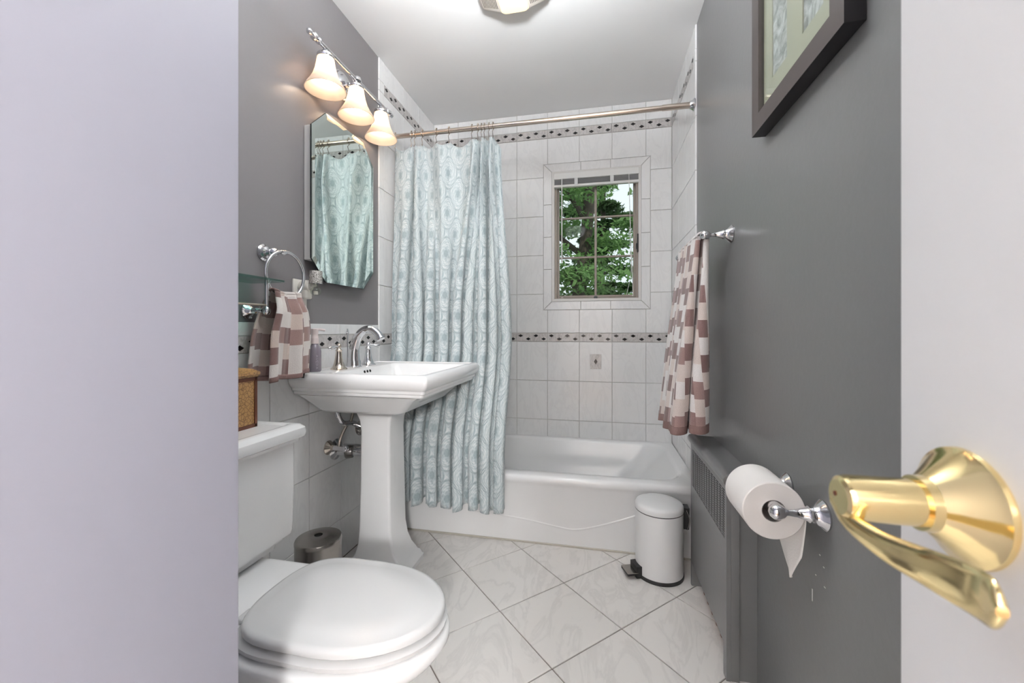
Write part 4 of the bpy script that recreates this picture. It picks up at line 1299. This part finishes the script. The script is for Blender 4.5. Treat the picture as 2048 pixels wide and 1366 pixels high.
flap('front_fold', TBX - .013, TBX - .078, .018, .058, tbz + .006, .652, .006, 'towel', 0.0)
flap('back_fold', TBX + .014, TBX - .008, .020, .066, tbz + .004, .663, -.006, 'towel', 0.5)
flap('hem', TBX - .013, TBX - .078, .018, .058, tbz + .006, .652, .006, 'hem_brown', 0, v0=.965, v1=1.005, grow=.0012)
flap('hem', TBX + .014, TBX - .008, .020, .066, tbz + .004, .663, -.006, 'hem_brown', 0, v0=.965, v1=1.005, grow=.0012)
def over(u, v):
    y = ya + (yb_ - ya) * u
    a = PI * v
    return Vector((TBX + .001 - .021 * math.cos(a), y, tbz + .002 + .016 * math.sin(a) + .0015 * math.sin(y * 70)))
sheet('top_fold', over, 30, 12, 'towel', bt, lambda u, v: (u * .3, v * .06), .006)

# ------------------------------------------------------------------ toilet paper holder and roll
n1 = un(1649, 1040, X=XR + .005); n2 = un(1577, 968, X=XR + .005)
hz = (n1.z + n2.z) / 2 + .002
hX = XR + .005 - .086
tph = thing('paper_holder', (XR, (n1.y + n2.y) / 2, hz), 'chrome two-post toilet paper holder on the grey wall', 'paper holder')
for yy in (n1.y, n2.y):
    lathe('post', post_prof, (XR + .0048, yy, hz), (-1, 0, 0), 'chrome', tph, 28)
tube('spindle', [(hX, n1.y, hz), (hX, n2.y, hz)], .0155, 'chrome', tph, 20)
rl = thing('toilet_roll', (hX, (n1.y + n2.y) / 2, hz), 'white toilet paper roll hanging from the chrome holder with its end folded', 'toilet roll')
RO, RI = .061, .0235
rzc = hz - (RI - .0165)
ry_a, ry_b = n1.y + .019, n2.y - .019
L_ = ry_b - ry_a
lathe('roll', [(RI, 0), (RO - .002, 0), (RO, .002), (RO, L_ - .002), (RO - .002, L_), (RI, L_)], (hX, ry_a, rzc), (0, 1, 0), 'paper', rl, 56, closed=True)
lathe('core', [(RI - .0012, .0005), (RI, .0005), (RI, L_ - .0005), (RI - .0012, L_ - .0005)], (hX, ry_a, rzc), (0, 1, 0), 'cardboard', rl, 36, closed=True)
xt_ = hX + RO + .0008
def tail(u, v):
    # u across the roll, v down; folded to a point
    z = rzc + .012 - v * .165
    half = (L_ - .004) / 2
    k = 1.0 if v < .62 else max(.02, 1 - (v - .62) / .38)
    yc = ry_a + half + .002 - .012 * v
    y = yc - .020 * (1 - k) + (u * 2 - 1) * half * k
    x = xt_ - .004 * math.sin(v * 3) - .016 * smooth(.1, 1, v) + .003 * math.sin(u * 6 + 3 * v)
    return Vector((x, y, z))
sheet('loose_end', tail, 14, 24, 'paper', rl, lambda u, v: (u * .1, v * .12), .0008)

# ------------------------------------------------------------------ framed picture
pf = thing('framed_picture', (XR, 1.03, 1.56), 'dark brown framed pair of black and white photos in a khaki mat', 'picture')
fy0, fy1, fz0, fz1 = .812, 1.247, 1.561, 2.12
fx0, fx1 = .416, XR + .004
fw = .046
def rail(name, P):     # P outer a,b and inner a,b as (y,z)
    vs = [Vector((fx0, y, z)) for y, z in P] + [Vector((fx1, y, z)) for y, z in P]
    o = mo(name, vs, [(0, 1, 2, 3), (7, 6, 5, 4), (0, 4, 5, 1), (1, 5, 6, 2), (2, 6, 7, 3), (3, 7, 4, 0)], 'frame_brown', pf)
    o.data.materials.append(M['frame_side'])
    o.data.polygons[2].material_index = 1
    bm = bmesh.new(); bm.from_mesh(o.data); bmesh.ops.recalc_face_normals(bm, faces=bm.faces); bm.to_mesh(o.data); bm.free()
    return o
rail('frame_rail', [(fy0, fz0), (fy1, fz0), (fy1 - fw, fz0 + fw), (fy0 + fw, fz0 + fw)])
rail('frame_rail', [(fy1, fz0), (fy1, fz1), (fy1 - fw, fz1 - fw), (fy1 - fw, fz0 + fw)])
rail('frame_rail', [(fy1, fz1), (fy0, fz1), (fy0 + fw, fz1 - fw), (fy1 - fw, fz1 - fw)])
rail('frame_rail', [(fy0, fz1), (fy0, fz0), (fy0 + fw, fz0 + fw), (fy0 + fw, fz1 - fw)])
a0, a1, c0, c1 = fy0 + fw, fy1 - fw, fz0 + fw, fz1 - fw
pw = .085
win_y = [(a0 + .050, a0 + .050 + pw), (a1 - .050 - pw, a1 - .050)]
pz0, pz1 = c0 + .060, c1 - .075
mxx = (fx0 + .014, fx0 + .017)
boxes('mat_board', [(mxx, (a0, a1), (c0, pz0)), (mxx, (a0, a1), (pz1, c1)), (mxx, (a0, win_y[0][0]), (pz0, pz1)), (mxx, (win_y[0][1], win_y[1][0]), (pz0, pz1)), (mxx, (win_y[1][1], a1), (pz0, pz1))], 'mat', pf)
for y_0, y_1 in win_y:
    box('photo_print', (fx0 + .0175, fx0 + .019), (y_0 - .005, y_1 + .005), (pz0 - .005, pz1 + .005), 'photo', pf)
box('glass', (fx0 + .0085, fx0 + .0105), (a0, a1), (c0, c1), 'frame_glass', pf)

# old paint chips on the grey wall below the paper holder
for u_, v_, w_c, h_c in ((1625, 1190, .0016, .026), (1640, 1110, .002, .002), (1648, 1135, .0025, .002), (1632, 1150, .002, .0016), (1650, 1175, .003, .002)):
    c_ = un(u_, v_, X=XR + .005)
    box('paint_chip', (XR + .0044, XR + .006), (c_.y - w_c, c_.y + w_c), (c_.z - h_c / 2, c_.z + h_c / 2), 'win_white', wall_right)

# ------------------------------------------------------------------ ceiling exhaust fan with light
fn = thing('ceiling_fan_light', (-.355, 1.606, ZC), 'cream ceiling exhaust fan with slotted sides and a glowing lens', 'ceiling vent')
fxc, fyb, fya = -.355, 1.752, 1.46
xs_ = [fxc - .145, fxc - .135, fxc - .062, fxc + .062, fxc + .135, fxc + .145]
def fan_loop(x0, x1, y0, y1, z): return rrect(x0, x1, y0, y1, z, .02, 4)
loft('housing', [fan_loop(fxc - .150, fxc + .150, fya, fyb, ZC), fan_loop(fxc - .150, fxc + .150, fya, fyb, ZC - .016), fan_loop(fxc - .138, fxc + .138, fya + .01, fyb - .012, ZC - .030), fan_loop(fxc - .075, fxc + .075, fya + .012, fyb - .008, ZC - .046), fan_loop(fxc - .06, fxc + .06, fya + .02, fyb - .02, ZC - .048)], 'fan_plastic', fn, 30)
loft('lens', [fan_loop(fxc - .064, fxc + .064, fya + .014, fyb + .001, ZC - .030), fan_loop(fxc - .064, fxc + .064, fya + .014, fyb + .001, ZC - .044), fan_loop(fxc - .058, fxc + .058, fya + .02, fyb - .006, ZC - .054), fan_loop(fxc - .04, fxc + .04, fya + .04, fyb - .03, ZC - .058)], 'lens', fn, 30)
for s in (-1, 1):
    for k in range(10):
        x = fxc + s * (.072 + k * .0066)
        z = ZC - .0462 + (abs(x - fxc) - .075) / .063 * .016
        box('slot', (x - .0013, x + .0013), (fya + .03, fyb - .034), (z - .0012, z + .002), 'slot_grey', fn)  # plain grey bars set on the sloped sides as slots

# ------------------------------------------------------------------ door with brass lever
DX = .215
hub = un(1932, 1012, X=DX)
edge = un(1800, 700, X=DX).y
door = bpy.data.objects.new('door_1', None)
door.location = (DX, edge - .35, 0); C.objects.link(door); struct(door)
door['label'] = 'white flush door standing open along the grey wall'
box('door_leaf', (DX, DX + .035), (edge - .70, edge), (.012, 2.03), 'door_white', door, .002, 2)
ro = lathe('rosette', [(0, 0), (.0335, 0), (.0345, .0015), (.034, .004), (.0305, .006), (.020, .017), (.0165, .021), (.0160, .026), (0, .026)], (DX, hub.y, hub.z), (-1, 0, 0), 'brass', door, 48, 28)
hb = lathe('lever_hub', [(0, .024), (.0118, .024), (.0138, .026), (.0138, .062), (.0128, .0655), (.0105, .067), (0, .0672)], (DX, hub.y, hub.z), (-1, 0, 0), 'brass', door, 40, 28)
lathe('set_pin', [(0, 0), (.0016, 0), (.0016, .0006), (0, .0006)], (DX - .0670, hub.y + .003, hub.z + .001), (-1, 0, 0), 'gold_dark', hb, 10)
# blade: leaves the hub's end and sweeps back along the door, waving outwards
path = spline([(DX - .0625, hub.y + .009, hub.z - .004), (DX - .0625, hub.y - .004, hub.z - .0125), (DX - .058, hub.y - .026, hub.z - .0165), (DX - .051, hub.y - .050, hub.z - .0155), (DX - .049, hub.y - .074, hub.z - .0125), (DX - .053, hub.y - .090, hub.z - .0105)], 6)
bm = bmesh.new()
rings = []
npth = len(path)
for i, p in enumerate(path):
    f = i / (npth - 1)
    d = (path[min(i + 1, npth - 1)] - path[max(i - 1, 0)]).normalized()
    side = d.cross(Vector((0, 0, 1))).normalized()
    hh = (.0065 + .0050 * smooth(.2, .8, f)) * (1 if f < .86 else math.sqrt(max(.05, 1 - ((f - .86) / .14) ** 2)))
    tt = .0048 * (1 - .55 * f)
    ring = []
    for k in range(16):
        a = 2 * PI * k / 16
        ca, sa = math.cos(a), math.sin(a)
        ring.append(bm.verts.new(p + side * tt * math.copysign(abs(ca) ** .8, ca) + Vector((0, 0, 1)) * hh * math.copysign(abs(sa) ** .8, sa)))
    rings.append(ring)
for p, q_ in zip(rings, rings[1:]):
    for k in range(16): bm.faces.new((p[k], p[(k + 1) % 16], q_[(k + 1) % 16], q_[k]))
bm.faces.new(rings[0]); bm.faces.new(rings[-1][::-1])
from_bm('lever_blade', bm, 'brass', door, 40)

# ------------------------------------------------------------------ fill lamp added on the hallway ceiling, unseen behind the camera
hl = thing('hall_ceiling_fill', (.08, -1.1, ZC), 'added round fill lamp on the unseen hallway ceiling', 'ceiling lamp')
lathe('fill_lamp_base', [(0, 0), (.19, 0), (.19, .02), (0, .02)], (.08, -1.1, ZC), (0, 0, -1), 'chrome', hl, 40)
lathe('fill_lamp_bowl', [(0, .018), (.18, .018), (.175, .05), (.14, .085), (.08, .105), (0, .112)], (.08, -1.1, ZC), (0, 0, -1), 'hall_fill', hl, 40)

# bowl added out of view to brighten the bathroom, open towards the ceiling
LX, LY, LZ = -.25, 1.0, 2.13
el = thing('ceiling_fill_lamp', (LX, LY, ZC), 'added frosted fill bowl on a chrome stem, out of view', 'ceiling lamp')
lathe('canopy', [(0, 0), (.06, 0), (.058, .012), (.02, .025), (0, .025)], (LX, LY, ZC), (0, 0, -1), 'chrome', el, 32)
tube('stem', [(LX, LY, ZC - .02), (LX, LY, LZ + .02)], .008, 'chrome', el, 12)
lathe('bowl', [(0, -.10), (.04, -.095), (.08, -.075), (.105, -.045), (.118, 0), (.112, .004), (0, .004)], (LX, LY, LZ), (0, 0, 1), 'fill_bowl', el, 36)
lathe('lit_top', [(0, .004), (.110, .0045), (.108, .007), (0, .008)], (LX, LY, LZ), (0, 0, 1), 'fill_bowl_top', el, 36)

# two globes added on the unseen hallway wall for frontal fill light
for sx_, gr_, mat_, lab in ((.63, .14, 'fill_globe_a', 'large added fill globe on the unseen hallway wall'), (-.85, .085, 'fill_globe_b', 'small added fill globe on the unseen hallway wall')):
    w_ = thing('hall_wall_fill', (sx_, -2.0, 1.65), lab, 'wall lamp')
    lathe('wall_plate', [(0, 0), (.05, 0), (.048, .012), (0, .014)], (sx_, -2.0, 1.65), (0, 1, 0), 'chrome', w_, 24)
    tube('arm', spline([(sx_, -1.99, 1.65), (sx_, -1.95, 1.60), (sx_, -1.85, 1.58)], 5), .008, 'chrome', w_, 10)
    lathe('globe', [(0, -gr_)] + [(gr_ * math.cos(a), gr_ * math.sin(a)) for a in [-PI / 2 + PI * k / 12 for k in range(1, 12)]] + [(0, gr_)], (sx_, -1.85, 1.57 + gr_), (0, 0, 1), mat_, w_, 28)
